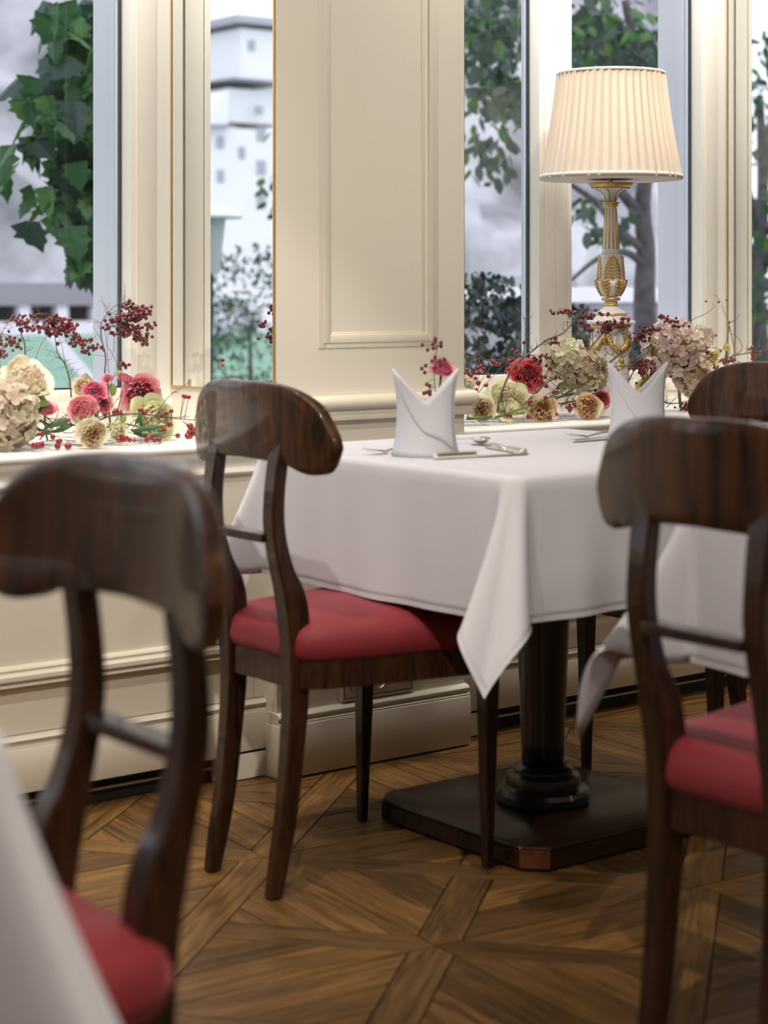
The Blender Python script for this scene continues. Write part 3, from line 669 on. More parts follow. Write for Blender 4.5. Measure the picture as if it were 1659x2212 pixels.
CH = [((1.784, 2.727), 0, 'sharp dining chair with crimson seat tucked at the left side of the lamp table'),
      ((.895, 1.540), 180, 'blurred dark dining chair in the left foreground with its back to the right'),
      ((1.685, 1.576), 0, 'blurred dark dining chair in the right foreground, cut by the picture edge'),
      ((3.177, 2.727), 180, 'dining chair behind the lamp table, only its rounded reddish back in view')]
for i, ((x, y), rz, lab) in enumerate(CH):
    c = chair if i == 0 else copy_tree(chair)
    c.location = (x, y, 0); c.rotation_euler = (0, 0, R(rz)); tag(c, lab, 'chair', 'walnut dining chairs with red seats')

# ================================================================== TABLES AND CLOTHS
def make_table(pos, hx, hy, top_z, label):
    t = tag(empty('pedestal_table', (pos[0], pos[1], 0)), label, 'table', 'pedestal dining tables')
    b = MB(); b.box(-hx + .01, hx - .01, -hy + .01, hy - .01, top_z - .034, top_z - .006, .01); b.build('table_top', M['core'], t)
    H = .2375; c = .040
    def octo(s): a = H - s; return [(-a + c, -a), (a - c, -a), (a, -a + c), (a, a - c), (a - c, a), (-a + c, a), (-a, a - c), (-a, -a + c)]
    b = MB()
    lv = [(.004, .004), (0, .008), (0, .034), (.004, .036), (.004, .038), (.001, .040), (.003, .043), (.010, .046)]
    v = sum([[(x, y, z) for x, y in octo(s)] for s, z in lv], []); b.add(v, [(i * 8 + k, i * 8 + (k + 1) % 8, (i + 1) * 8 + (k + 1) % 8, (i + 1) * 8 + k) for i in range(len(lv) - 1) for k in range(8)] + [tuple(reversed(range(8))), tuple(range((len(lv) - 1) * 8, len(lv) * 8))])
    bp = b.build('base_plate', M['basewood'], t, ang=25)
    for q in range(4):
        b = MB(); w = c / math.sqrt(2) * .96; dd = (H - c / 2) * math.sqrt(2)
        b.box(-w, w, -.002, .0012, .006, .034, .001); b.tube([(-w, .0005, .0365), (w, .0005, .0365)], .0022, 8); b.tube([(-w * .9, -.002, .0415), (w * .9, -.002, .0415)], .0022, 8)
        o = b.build('lit_corner', M['litwood'], bp); a = R(45 + 90 * q); o.location = (dd * math.cos(a), dd * math.sin(a), 0); o.rotation_euler = (0, 0, a - R(90))  # added chamfer facing that carries the painted highlight
    b = MB(); b.lathe([(.0405, .112), (.042, .16), (.047, .30), (.052, .40), (.056, .50), (.058, top_z - .036)], 40); b.build('column', M['iron'], t, smooth=True)
    b = MB(); b.lathe([(.0, .0455), (.086, .0455), (.091, .052), (.091, .064), (.086, .072), (.076, .074), (.072, .078), (.073, .088), (.070, .097), (.062, .100), (.058, .103), (.058, .109), (.052, .114), (.042, .117)], 44); b.build('collar', M['iron'], t, ang=30)
    b = MB(); b.box(-.16, .16, -.03, .03, top_z - .05, top_z - .035); b.box(-.03, .03, -.16, .16, top_z - .05, top_z - .035); b.build('top_bracket', M['iron'], t)
    return t

def tablecloth(name, label, cx, cy, hx, hy, z, drop, tips, seed, r=.035, side_push=(0, 0, 0, 0)):
    """tips: outward (dx, dy, length factor, S) of the hanging folds at corners (-,-) (+,-) (+,+) (-,+)"""
    rr = random.Random(seed); cols = []          # each: base point, normal, length, fn(t)->offset
    NS, NCN = 40, 30
    cs = [(-1, -1), (1, -1), (1, 1), (-1, 1)]
    ph = [rr.uniform(0, 6.28) for _ in range(8)]
    for q in range(4):
        sx, sy = cs[q]; kx, ky = cx + sx * (hx - r), cy + sy * (hy - r); a0 = [math.pi, 1.5 * math.pi, 0, .5 * math.pi][q]
        tx, ty, lf, sf = tips[q]
        ed = Vector((sx, sy, 0)).normalized(); et = Vector((-ed.y, ed.x, 0))
        for k in range(NCN + 1):
            w = -1 + 2 * k / NCN; a = a0 + (w + 1) * math.pi / 4; nrm = Vector((math.cos(a), math.sin(a), 0)); p = Vector((kx, ky, 0)) + nrm * r
            phi = (w + 1) * math.pi / 4; L = drop / max(math.cos(phi), math.sin(phi)); L = drop + (L - drop) * lf
            env = (1 - w * w) ** 1.1 if abs(w) < 1 else 0
            D = Vector((tx, ty, 0)) * env + et * (sf * math.sin(math.pi * w) * (1 - .25 * abs(w)))
            cols.append((p, nrm, L, D))
        sx2, sy2 = cs[(q + 1) % 4]; e0 = cols[-1][0]; nrm = [Vector((0, -1, 0)), Vector((1, 0, 0)), Vector((0, 1, 0)), Vector((-1, 0, 0))][q]
        e1 = Vector((cx + sx2 * (hx - r), cy + sy2 * (hy - r), 0)) + nrm * r
        ln = (e1 - e0).length
        for k in range(1, NS):
            s = k / NS; wv = .007 * math.sin(s * ln * 17 + ph[q]) + .004 * math.sin(s * ln * 41 + ph[q + 4]) + .003
            edge = min(s, 1 - s) * NS; fade = min(1, edge / 7)
            cols.append((e0.lerp(e1, s), nrm, drop, nrm * ((wv + side_push[q]) * fade)))
    n = len(cols); rows = 14; v = []
    ctr = Vector((cx, cy, 0))
    for s in (.02, .3, .6, .85):
        for p, nn, L, D in cols: q = ctr + (p - ctr) * s; v.append((q.x, q.y, z))
    for ins, dz in ((.016, 0), (.008, -.0012), (.002, -.005), (-.0008, -.012)):
        for p, nn, L, D in cols: q = p - nn * ins; v.append((q.x, q.y, z + dz))
    for j in range(1, rows + 1):
        t = j / rows
        for p, nn, L, D in cols:
            o = D * (t ** 1.15); hor = o.length; d = math.sqrt(max((L * t) ** 2 - hor * hor, (L * t * .5) ** 2))
            q = p + o + nn * .001; v.append((q.x, q.y, z - .012 - d + .010 * t))
    R_ = 8 + rows; f = [(i * n + k, i * n + (k + 1) % n, (i + 1) * n + (k + 1) % n, (i + 1) * n + k) for i in range(R_ - 1) for k in range(n)] + [tuple(reversed(range(n)))]
    me = bpy.data.meshes.new(name); me.from_pydata([(a - cx, b_ - cy, c - z) for a, b_, c in v], [], f); me.update()
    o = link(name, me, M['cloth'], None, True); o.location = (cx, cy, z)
    sd = o.modifiers.new('thickness', 'SOLIDIFY'); sd.thickness = .0012; sd.offset = 1
    # stitched hem: its own strip along the lower edge
    hv = []
    for i in (R_ - 2, R_ - 1):
        for k in range(n): hv.append(Vector(v[i * n + k]))
    hem = []
    for k in range(n):
        a, c = hv[k], hv[n + k]; c2 = c; a2 = c + (a - c) * .55; nn = cols[k][1] * .0022
        hem += [a2 + nn - Vector((cx, cy, z)), c2 + nn - Vector((cx, cy, z))]
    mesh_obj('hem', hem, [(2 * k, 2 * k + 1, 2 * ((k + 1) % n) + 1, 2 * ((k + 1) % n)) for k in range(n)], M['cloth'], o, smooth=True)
    return tag(o, label, 'tablecloth', 'white tablecloths')
TZ = .72
make_table((2.450, 2.689), .405, .372, TZ, 'black-columned pedestal table with a square dark base, under the cloth by the lamp')
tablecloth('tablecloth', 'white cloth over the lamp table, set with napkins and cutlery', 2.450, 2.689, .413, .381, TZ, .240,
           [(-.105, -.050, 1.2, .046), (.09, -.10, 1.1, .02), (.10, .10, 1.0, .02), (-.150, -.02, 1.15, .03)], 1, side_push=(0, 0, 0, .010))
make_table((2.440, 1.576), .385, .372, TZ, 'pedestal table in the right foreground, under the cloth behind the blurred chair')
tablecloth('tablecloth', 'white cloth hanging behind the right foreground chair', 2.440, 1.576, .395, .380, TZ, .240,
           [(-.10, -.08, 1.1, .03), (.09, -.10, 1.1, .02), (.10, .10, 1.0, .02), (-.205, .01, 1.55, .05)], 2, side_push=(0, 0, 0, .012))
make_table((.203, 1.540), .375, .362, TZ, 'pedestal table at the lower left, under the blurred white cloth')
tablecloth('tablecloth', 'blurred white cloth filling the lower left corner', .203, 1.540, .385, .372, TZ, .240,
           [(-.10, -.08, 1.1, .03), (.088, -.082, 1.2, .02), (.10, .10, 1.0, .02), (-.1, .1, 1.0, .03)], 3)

# ---- folded napkins: bishop's hats
def make_napkin(label, x, y, rz, sc_=1.0):
    t = tag(empty('folded_napkin', (x, y, TZ + .0012), rz), label, 'napkin', 'napkins folded into hats')
    N, NRW = 56, 12
    def surf(a, k, lay=0):
        w = abs(math.sin(a))                 # 1 at the two peaks (sides), 0 front and back
        h_ = .097 + .062 * w ** 1.25
        z = h_ * k; rx, ry = .060, .050
        pin = 1 - .16 * math.sin(math.pi * min(1, z / .19) ** .8); fl = 1 + .04 * max(0, (z - .10) / .06) ** 1.3 * w
        return Vector((ry * math.cos(a) * pin + lay, rx * math.sin(a) * pin * fl * 1.05, z))
    v = []; f = []
    for j in range(NRW + 1):
        for i in range(N): v.append(surf(2 * math.pi * i / N, j / NRW))
    f = [(j * N + i, j * N + (i + 1) % N, (j + 1) * N + (i + 1) % N, (j + 1) * N + i) for j in range(NRW) for i in range(N)]
    o = mesh_obj('body', v, f, M['napkin'], t, smooth=True); sd = o.modifiers.new('thickness', 'SOLIDIFY'); sd.thickness = .0022
    # the overlapping front flap with its diagonal edge (front = -x)
    v = []; NA, NB = 16, 10
    for j in range(NB + 1):
        for i in range(NA + 1):
            s = i / NA; a = math.pi + R(-62 + 128 * s); kmax = 1.0; k0 = .92 * (1 - s) ** 1.0 * .9
            k = k0 + (1.0 - k0) * (j / NB) if s > .0 else 1.0
            k = min(1.0, k)
            p = surf(a, k); v.append(p + Vector((math.cos(a), math.sin(a), 0)) * (.0010 + .0006 * math.sin(math.pi * s)))
    f = [(j * (NA + 1) + i, j * (NA + 1) + i + 1, (j + 1) * (NA + 1) + i + 1, (j + 1) * (NA + 1) + i) for j in range(NB) for i in range(NA)]
    o = mesh_obj('front_flap', v, f, M['napkin'], t, smooth=True); sd = o.modifiers.new('thickness', 'SOLIDIFY'); sd.thickness = .0007
    return t
make_napkin('white napkin hat standing in front of the pink rose on the lamp table', 2.170, 2.700, R(52))
make_napkin('white napkin hat at the right, half hidden by the foreground chair back', 2.705, 2.688, R(52))

# ---- cutlery
def cutlery(name, label, cat, p, rz, kind, length):
    t = tag(empty(name, (p[0], p[1], TZ + .002), rz), label, cat, 'silver cutlery'); L = length
    def flat(nm, prof, th, m=M['silver'], zf=None):
        pts = spline([(x, y, 0) for x, y in prof], 4); n = len(pts); v = []
        for p_ in pts:
            zz = zf(p_.x) if zf else 0
            v += [(p_.x, -p_.y, zz), (p_.x, p_.y, zz), (p_.x, p_.y * .5, zz + th), (p_.x, -p_.y * .5, zz + th)]
        f = [(4 * i + k, 4 * i + (k + 1) % 4, 4 * i + 4 + (k + 1) % 4, 4 * i + 4 + k) for i in range(n - 1) for k in range(4)] + [(3, 2, 1, 0), tuple(range(4 * n - 4, 4 * n))]
        return mesh_obj(nm, v, f, m, t, smooth=True)
    if kind == 'knife':
        flat('handle', [(0, .003), (.004, .0085), (.03, .0075), (L * .4, .0060), (L * .43, .0055)], .009)
        flat('blade', [(L * .43, .0050), (L * .5, .0080), (L * .8, .0095), (L * .94, .0085), (L, .0012)], .002)
    elif kind == 'spoon':
        flat('handle', [(0, .002), (.006, .0085), (.02, .0085), (.06, .0045), (L * .66, .0030), (L * .72, .0035)], .003, zf=lambda x: .006 * math.sin(math.pi * min(1, x / (L * .7))))
        v = []; NA = 16
        for j in range(6):
            for i in range(NA): a = 2 * math.pi * i / NA; k = j / 5; v.append((L * .84 + L * .165 * k * math.cos(a), .0205 * k * math.sin(a) * (1 + .12 * math.cos(a)), .001 + .011 * k * k))
        mesh_obj('bowl', v, [(j * NA + i, j * NA + (i + 1) % NA, (j + 1) * NA + (i + 1) % NA, (j + 1) * NA + i) for j in range(5) for i in range(NA)], M['silver'], t, smooth=True).modifiers.new('thickness', 'SOLIDIFY').thickness = .0012
    else:
        flat('handle', [(0, .002), (.006, .0085), (.02, .0085), (.06, .0045), (L * .62, .0030), (L * .70, .0045)], .003, zf=lambda x: .006 * math.sin(math.pi * min(1, x / (L * .7))))
        flat('neck', [(L * .68, .004), (L * .74, .0115), (L * .80, .0120)], .002, zf=lambda x: .002 + (x / L - .68) * .02)
        for k in range(4):
            yy = -.0092 + k * .0061; b = MB(); b.tube([(L * .79, yy, .005), (L * .9, yy, .007), (L, yy, .011)], [.0018, .0017, .0008], 6); b.build('tine', M['silver'], t, smooth=True)
    return t
def setat(a, b_): A, B = at(*a, z=TZ), at(*b_, z=TZ); return (A.x, A.y), math.atan2(B.y - A.y, B.x - A.x), (B - A).length
p, rz, L = setat((937, 993), (1112, 984)); cutlery('table_knife', 'silver knife lying in front of the napkin hat', 'knife', p, rz, 'knife', .205)
p, rz, L = setat((1128, 983), (1004, 952)); cutlery('table_spoon', 'silver spoon lying right of the napkin hat', 'spoon', (at(1096, 976, z=TZ).x, at(1096, 976, z=TZ).y), rz, 'spoon', .19)
p, rz, L = setat((1134, 983), (1040, 962)); cutlery('dessert_knife', 'short silver dessert knife right of the spoon', 'knife', p, rz + R(4), 'knife', .17)
p, rz, L = setat((812, 982), (862, 976)); cutlery('table_fork', 'silver fork partly hidden left of the napkin hat', 'fork', (p[0] + .16 * math.cos(rz), p[1] + .16 * math.sin(rz)), rz + math.pi, 'fork', .19)
p, rz, L = setat((1230, 951), (1312, 943)); cutlery('dinner_fork', 'silver fork by the second napkin near the table centre', 'fork', (p[0] + .19 * math.cos(rz), p[1] + .19 * math.sin(rz)), rz + math.pi, 'fork', .19)
p, rz, L = setat((1240, 956), (1312, 950)); cutlery('dinner_knife', 'silver knife by the second napkin near the table centre', 'knife', (p[0] + .2 * math.cos(rz), p[1] + .2 * math.sin(rz)), rz + math.pi, 'knife', .205)

# ================================================================== TABLE LAMP
LX, LY = 3.376, 3.45; LS_ = 1.174e-3
def lz(v): return CAM_H + (631 - v) * LS_ - SILL
M['lwhite'] = mat('chalk_white_lacquer', (.82, .80, .77), .5, bump=(40, .08))
M['gold'] = mat('old_gold_leaf', (.62, .40, .11), .38, metal=.5, noise=(30, .2, (.76, .53, .20)))
def shade_mat():
    m = bpy.data.materials.new('pleated_silk'); m.use_nodes = True; nt = m.node_tree; b = nt.nodes['Principled BSDF']; out = nt.nodes['Material Output']
    b.inputs['Base Color'].default_value = (.80, .76, .70, 1); b.inputs['Roughness'].default_value = .6; b.inputs['Sheen Weight'].default_value = .2
    t = nt.nodes.new('ShaderNodeBsdfTranslucent'); t.inputs[0].default_value = (.88, .81, .68, 1); mx = nt.nodes.new('ShaderNodeMixShader'); mx.inputs[0].default_value = .38
    nt.links.new(b.outputs[0], mx.inputs[1]); nt.links.new(t.outputs[0], mx.inputs[2]); nt.links.new(mx.outputs[0], out.inputs[0]); return m
M['silk'] = shade_mat()
lamp = tag(empty('table_lamp', (LX, LY, SILL)), 'white and gold table lamp with a pleated cream shade on the sill', 'lamp')
b = MB(); b.lathe([(0, .001), (.062, .001), (.064, .012), (.060, .022), (.052, .028), (.048, .034), (.047, .05), (.0445, lz(735)), (.0440, lz(708)), (0, lz(708))], 40); ped = b.build('pedestal', M['lwhite'], lamp, ang=35)
b = MB(); b.lathe([(0, lz(708)), (.048, lz(708)), (.053, lz(702)), (.051, lz(700)), (0, lz(700))], 48, wob=lambda g, i: 1 + .02 * math.sin(36 * g)); b.build('beaded_band', M['gold'], ped, smooth=True)
b = MB(); b.box(-.0555, .0555, -.0555, .0555, lz(700), lz(692), .003); o = b.build('slab', M['lwhite'], lamp, ang=40); o.rotation_euler = (0, 0, -YAW)
b = MB(); b.lathe([(0, lz(692)), (.045, lz(692)), (.043, lz(686)), (.040, lz(681)), (0, lz(681))], 40); b.build('step', M['lwhite'], lamp, ang=40)
b = MB(); b.lathe([(.038, lz(684)), (.0415, lz(681)), (.0418, lz(678)), (.039, lz(676.5)), (.03, lz(677))], 48, wob=lambda g, i: 1 + .03 * math.sin(8 * g)); b.build('scalloped_band', M['gold'], lamp, smooth=True)
b = MB(); b.lathe([(.041, lz(678)), (.0405, lz(675)), (.030, lz(671)), (.021, lz(666)), (.0175, lz(661))], 40, wob=lambda g, i: 1 + (.03 * math.sin(8 * g) if i < 2 else 0)); b.build('foot', M['lwhite'], lamp, smooth=True)
b = MB(); b.lathe([(.012, lz(663)), (.0185, lz(662)), (.0195, lz(659)), (.0185, lz(656)), (.012, lz(655))], 32); b.build('gold_ring', M['gold'], lamp, smooth=True)
b = MB(); b.lathe([(.0165, lz(657)), (.0165, lz(650))], 32); b.build('neck', M['lwhite'], lamp, smooth=True)
b = MB(); b.lathe([(.014, lz(650.5)), (.023, lz(649)), (.0245, lz(646)), (.023, lz(643)), (.014, lz(642))], 32); b.build('gold_ring', M['gold'], lamp, smooth=True)
b = MB(); b.lathe([(0, lz(642)), (.020, lz(641)), (.029, lz(630)), (.0355, lz(618)), (.0385, lz(607)), (.034, lz(607)), (.028, lz(615))], 40, wob=lambda g, i: 1 + (.03 * math.sin(16 * g) if i in (4, 5) else 0)); cup = b.build('acanthus_cup', M['lwhite'], lamp, smooth=True)
b = MB(); b.lathe([(.030, lz(612)), (.0335, lz(606)), (.0335, lz(590)), (.031, lz(565)), (.0285, lz(552)), (.0295, lz(549)), (.024, lz(549))], 40, wob=lambda g, i: 1 + (.035 * math.sin(8 * g) if i >= 4 else .012 * math.sin(8 * g))); vs_ = b.build('leafed_shaft', M['lwhite'], lamp, smooth=True)
b = MB(); b.lathe([(.0225, lz(549)), (.0215, lz(540)), (.018, lz(500)), (.0142, lz(447)), (.0138, lz(443))], 40, wob=lambda g, i: 1 + .03 * math.sin(12 * g)); sh = b.build('fluted_shaft', M['lwhite'], lamp, smooth=True)
b = MB(); b.lathe([(.013, lz(447)), (.0185, lz(446)), (.019, lz(443)), (.0165, lz(442)), (.0215, lz(440)), (.0215, lz(437)), (.018, lz(435.5)), (.013, lz(435))], 32); b.build('gold_ring', M['gold'], lamp, smooth=True)
b = MB(); b.lathe([(.0135, lz(436)), (.0145, lz(430)), (.018, lz(421)), (.026, lz(413)), (.040, lz(408.5)), (.050, lz(407)), (0, lz(406))], 40); tp = b.build('trumpet', M['lwhite'], lamp, smooth=True)
b = MB(); b.lathe([(.030, lz(408)), (.049, lz(407)), (.053, lz(401)), (.058, lz(396.5)), (.056, lz(395)), (.03, lz(395))], 64, wob=lambda g, i: 1 + (.022 * math.sin(32 * g) if 0 < i < 5 else 0)); b.build('drip_pan', M['gold'], lamp, smooth=True)
for k in range(12):                      # gilt flutes
    a = 2 * math.pi * (k + .5) / 12 + .3; b = MB()
    b.tube([(math.cos(a) * r * 1.02, math.sin(a) * r * 1.02, z) for r, z in ((.0208, lz(538)), (.018, lz(500)), (.0145, lz(450)))], [.0022, .0019, .0013], 6); b.build('gilt_flute', M['gold'], sh, smooth=True)
    if k % 2 == 0:
        b = MB(); b.tube([(math.cos(a) * r, math.sin(a) * r, z) for r, z in ((.0147, lz(433)), (.0185, lz(421)), (.0265, lz(413)), (.040, lz(409)))], [.0012, .0016, .002, .0022], 6); b.build('gilt_flute', M['gold'], tp, smooth=True)
AV = math.atan2(-LY, -LX)                # towards the room corner the lamp faces
for q in range(4):                       # palmettes on the shaft
    a = AV + R(8) + q * math.pi / 2; b = MB()
    def sp(da, v): 
        r = interp([(549, .0292), (565, .0315), (590, .0340), (606, .0345)], v); return Vector((math.cos(a + da) * r, math.sin(a + da) * r, lz(v)))
    b.tube([sp(0, v) for v in (605, 590, 575, 560, 552)], [.0022, .002, .0018, .0015, .001], 6)
    for s in (-1, 1):
        for k, v in enumerate((602, 595, 588, 581, 574, 567, 561)):
            w = (.62, .66, .66, .62, .54, .42, .28)[k]
            b.tube([sp(0, v), sp(s * w * .45, v - 5), sp(s * w * .85, v - 4.5), sp(s * w, v)], [.0016, .0026, .0030, .0016], 6)
    b.build('gilt_palmette', M['gold'], vs_, smooth=True)
for q in range(6):                       # acanthus leaves on the cup
    a = AV + R(38) + q * math.pi / 3; b = MB()
    def cp(da, v):
        r = interp([(607, .0400), (618, .0372), (630, .0308), (641, .0215)], v); return Vector((math.cos(a + da) * r, math.sin(a + da) * r, lz(v)))
    b.tube([cp(0, v) for v in (640, 630, 620, 610, 604)], [.003, .003, .0028, .0024, .0012], 6)
    for s in (-1, 1):
        for v, w in ((634, .26), (627, .34), (620, .38), (613, .36), (608, .28)):
            b.tube([cp(0, v + 3), cp(s * w * .5, v - 2), cp(s * w, v - 2)], [.002, .0032, .0018], 6)
    b.build('gilt_leaf', M['gold'], cup, smooth=True)
for q in range(4):                       # garlands on the pedestal
    a = AV + R(28) + q * math.pi / 2; b = MB()
    def pp(da, v, ex=0): r = .0465 + ex; return Vector((math.cos(a + da) * r, math.sin(a + da) * r, lz(v)))
    arc = [pp(da, v) for da, v in ((-.68, 727), (-.5, 741), (-.25, 752), (0, 757), (.25, 752), (.5, 741), (.68, 727))]
    pts = spline(arc, 3); b.tube(pts, [.004 + .0045 * math.sin(math.pi * i / (len(pts) - 1)) for i in range(len(pts))], 7)
    rg_ = random.Random(q)
    for k in range(26):
        t_ = rg_.random(); p_ = pts[int(t_ * (len(pts) - 1))]; b.ball(p_ + Vector((rg_.uniform(-.006, .006), rg_.uniform(-.006, .006), rg_.uniform(-.006, .006))), rg_.uniform(.0025, .005), 6, 4)
    for v in (722, 729, 737, 752, 765, 778, 790): b.ball(pp(.785, v, .001), .0062 if v < 740 else .0045 + .002 * math.sin(v), 7, 5, (1, 1, 1.4))
    for v in (778, 788, 798): b.ball(pp(rg_.uniform(-.2, .2), v, .0), .007, 7, 5)
    b.build('gilt_garland', M['gold'], ped, smooth=True)
# shade: pleated silk cone, tape at both rims, wire carrier, bulb
ZA, ZB_ = lz(387), lz(158); RA, RB = .178, .1345; NP = 46
v = []; f = []; NV = 10; NU = NP * 6
rs = random.Random(9); phs = [rs.uniform(.6, 1.5) for _ in range(NP)]
for j in range(NV + 1):
    t_ = j / NV
    for k in range(NU):
        g = 2 * math.pi * k / NU; pl = k // 6; s = (k % 6) / 6
        saw = (s if s < .75 else (1 - s) * 3) * .0058 * phs[pl]
        r = RA + (RB - RA) * t_ - .004 * math.sin(math.pi * t_) + saw; v.append((r * math.cos(g), r * math.sin(g), ZA + (ZB_ - ZA) * t_))
f = [(j * NU + k, j * NU + (k + 1) % NU, (j + 1) * NU + (k + 1) % NU, (j + 1) * NU + k) for j in range(NV) for k in range(NU)]
shade = mesh_obj('lamp_shade', v, f, M['silk'], lamp); autosmooth(shade, 50)
tk = MB()                               # the tucks: a second layer of silk behind part of every pleat
for pl in range(NP):
    g0 = 2 * math.pi * (pl + .55) / NP; g1 = 2 * math.pi * (pl + 1.0 + .1 * (phs[pl] - 1)) / NP; vv = []
    for j in range(NV + 1):
        t_ = j / NV; r = RA + (RB - RA) * t_ - .004 * math.sin(math.pi * t_) - .0022
        vv += [(r * math.cos(g), r * math.sin(g), ZA + (ZB_ - ZA) * t_) for g in (g0, (g0 + g1) / 2, g1)]
    tk.add(vv, [(3 * j + k, 3 * j + k + 1, 3 * j + 4 + k, 3 * j + 3 + k) for j in range(NV) for k in (0, 1)])
tk.build('pleat_tucks', M['silk'], shade)
M['silkband'] = mat('silk_tape', (.80, .75, .68), .6, trans=.15)
for (r, z0, z1) in ((RA + .003, ZA - .001, ZA + .011), (RB + .003, ZB_ - .008, ZB_ + .002)):
    b = MB(); b.lathe([(r - .003, z0), (r, z0), (r + .0012, (z0 + z1) / 2), (r - .001, z1), (r - .004, z1), (r - .0035, z0 + .001)], 72); b.build('rim_tape', M['silkband'], shade, smooth=True)
b = MB(); b.tube([(0, 0, lz(397)), (0, 0, lz(340))], .006, 10)
for k in range(3):
    a = k * 2.1; b.tube([(0, 0, ZB_ - .03), (RB * math.cos(a), RB * math.sin(a), ZB_ - .004)], .0015, 6)
b.tube([(0, 0, lz(345)), (0, 0, ZB_ - .028)], .0022, 6); b.build('shade_carrier', M['brass'], lamp)
M['bulb'] = mat('warm_bulb', (1, .8, .55), .4); bb = M['bulb'].node_tree.nodes['Principled BSDF']; bb.inputs['Emission Color'].default_value = (1, .72, .40, 1); bb.inputs['Emission Strength'].default_value = 3
b = MB(); b.lathe([(0, lz(342)), (.013, lz(340)), (.016, lz(332)), (.028, lz(305)), (.030, lz(293)), (.022, lz(278)), (0, lz(270))], 24); b.build('bulb', M['bulb'], lamp, smooth=True)
d = bpy.data.lights.new('lamp_glow', 'POINT'); d.energy = .85; d.color = (1, .80, .58); d.shadow_soft_size = .035
o = bpy.data.objects.new('lamp_glow', d); col.objects.link(o); o.location = (LX, LY, SILL + lz(255))

# ================================================================== FLOWERS
def pm(name, c, tr=.42, rim=None):
    m = mat(name, c, .55, trans=tr, sheen=.2); nt = m.node_tree; rim = rim or tuple(min(.9, x * .75 + .24) for x in c); dk = tuple(x * y for x, y in zip(c, (.95, .86, .74)))
    at_ = nt.nodes.new('ShaderNodeAttribute'); at_.attribute_name = 'edge'; r = nt.nodes.new('ShaderNodeValToRGB')
    r.color_ramp.elements[0].color = (*dk, 1); r.color_ramp.elements[1].color = (*rim, 1); e = r.color_ramp.elements.new(.62); e.color = (*c, 1)
    nt.links.new(at_.outputs['Fac'], r.inputs[0])
    for n in nt.nodes:
        if n.type in ('BSDF_PRINCIPLED', 'BSDF_TRANSLUCENT'): nt.links.new(r.outputs[0], n.inputs[0])
    return m
def edges(me, vals):                     # how far along its petal each vertex lies
    a = me.attributes.new('edge', 'FLOAT', 'POINT'); a.data.foreach_set('value', vals)
PET = {'cream': [pm('cream_petal_heart', (.86, .58, .26)), pm('cream_petal', (.88, .76, .52)), pm('cream_petal_edge', (.88, .82, .66))],
       'peach': [pm('peach_petal_heart', (.80, .44, .16)), pm('peach_petal', (.88, .64, .36)), pm('peach_petal_edge', (.88, .74, .52))],
       'ivory': [pm('ivory_petal_heart', (.86, .72, .50)), pm('ivory_petal', (.88, .80, .62)), pm('ivory_petal_edge', (.88, .85, .70))],
       'green': [pm('greenish_petal_heart', (.84, .74, .46)), pm('greenish_petal', (.82, .80, .50)), pm('greenish_petal_edge', (.74, .78, .44))],
       'yellow': [pm('yellow_petal_heart', (.84, .66, .16)), pm('yellow_petal', (.85, .76, .32)), pm('yellow_petal_edge', (.86, .82, .50))],
       'coral': [pm('coral_petal_heart', (.60, .025, .055)), pm('coral_petal', (.74, .06, .095)), pm('coral_petal_edge', (.80, .15, .17))],
       'pink': [pm('pink_petal_heart', (.60, .025, .12)), pm('pink_petal', (.74, .085, .21)), pm('pink_petal_edge', (.80, .20, .31))],
       'rosy': [pm('rosy_petal_heart', (.64, .07, .14)), pm('rosy_petal', (.76, .18, .25)), pm('rosy_petal_edge', (.80, .30, .35))]}
M['stem'] = mat('green_stem', (.16, .22, .07), .6, noise=(30, .2, (.10, .12, .05)))
M['calyx'] = mat('green_calyx', (.24, .33, .10), .6, trans=.2)
M['twig'] = mat('brown_twig', (.085, .050, .035), .75, noise=(40, .2, (.16, .11, .075)))
M['berry'] = mat('dark_red_berry', (.115, .010, .018), .32, noise=(9, .2, (.20, .018, .020)), coat=.3)
M['berry2'] = mat('brick_red_berry', (.17, .016, .018), .3, noise=(9, .2, (.09, .008, .014)), coat=.3)
M['hip'] = mat('red_rosehip', (.30, .012, .018), .22, noise=(25, .2, (.16, .008, .014)), coat=.5)
M['hyd_cream'] = pm('hydrangea_cream', (.80, .76, .58)); M['hyd_green'] = pm('hydrangea_pale_green', (.72, .75, .50))
M['hyd_beige'] = pm('hydrangea_beige', (.60, .50, .36)); M['hyd_mauve'] = pm('hydrangea_mauve', (.66, .50, .47)); M['hyd_pale'] = pm('hydrangea_blush', (.78, .68, .62)); M['hyd_tan'] = pm('hydrangea_tan', (.50, .39, .25))
M['wire'] = mat('galvanised_wire', (.5, .5, .5), .4, metal=1)
M['fern'] = mat('dark_green_frond', (.035, .10, .035), .6, trans=.2)

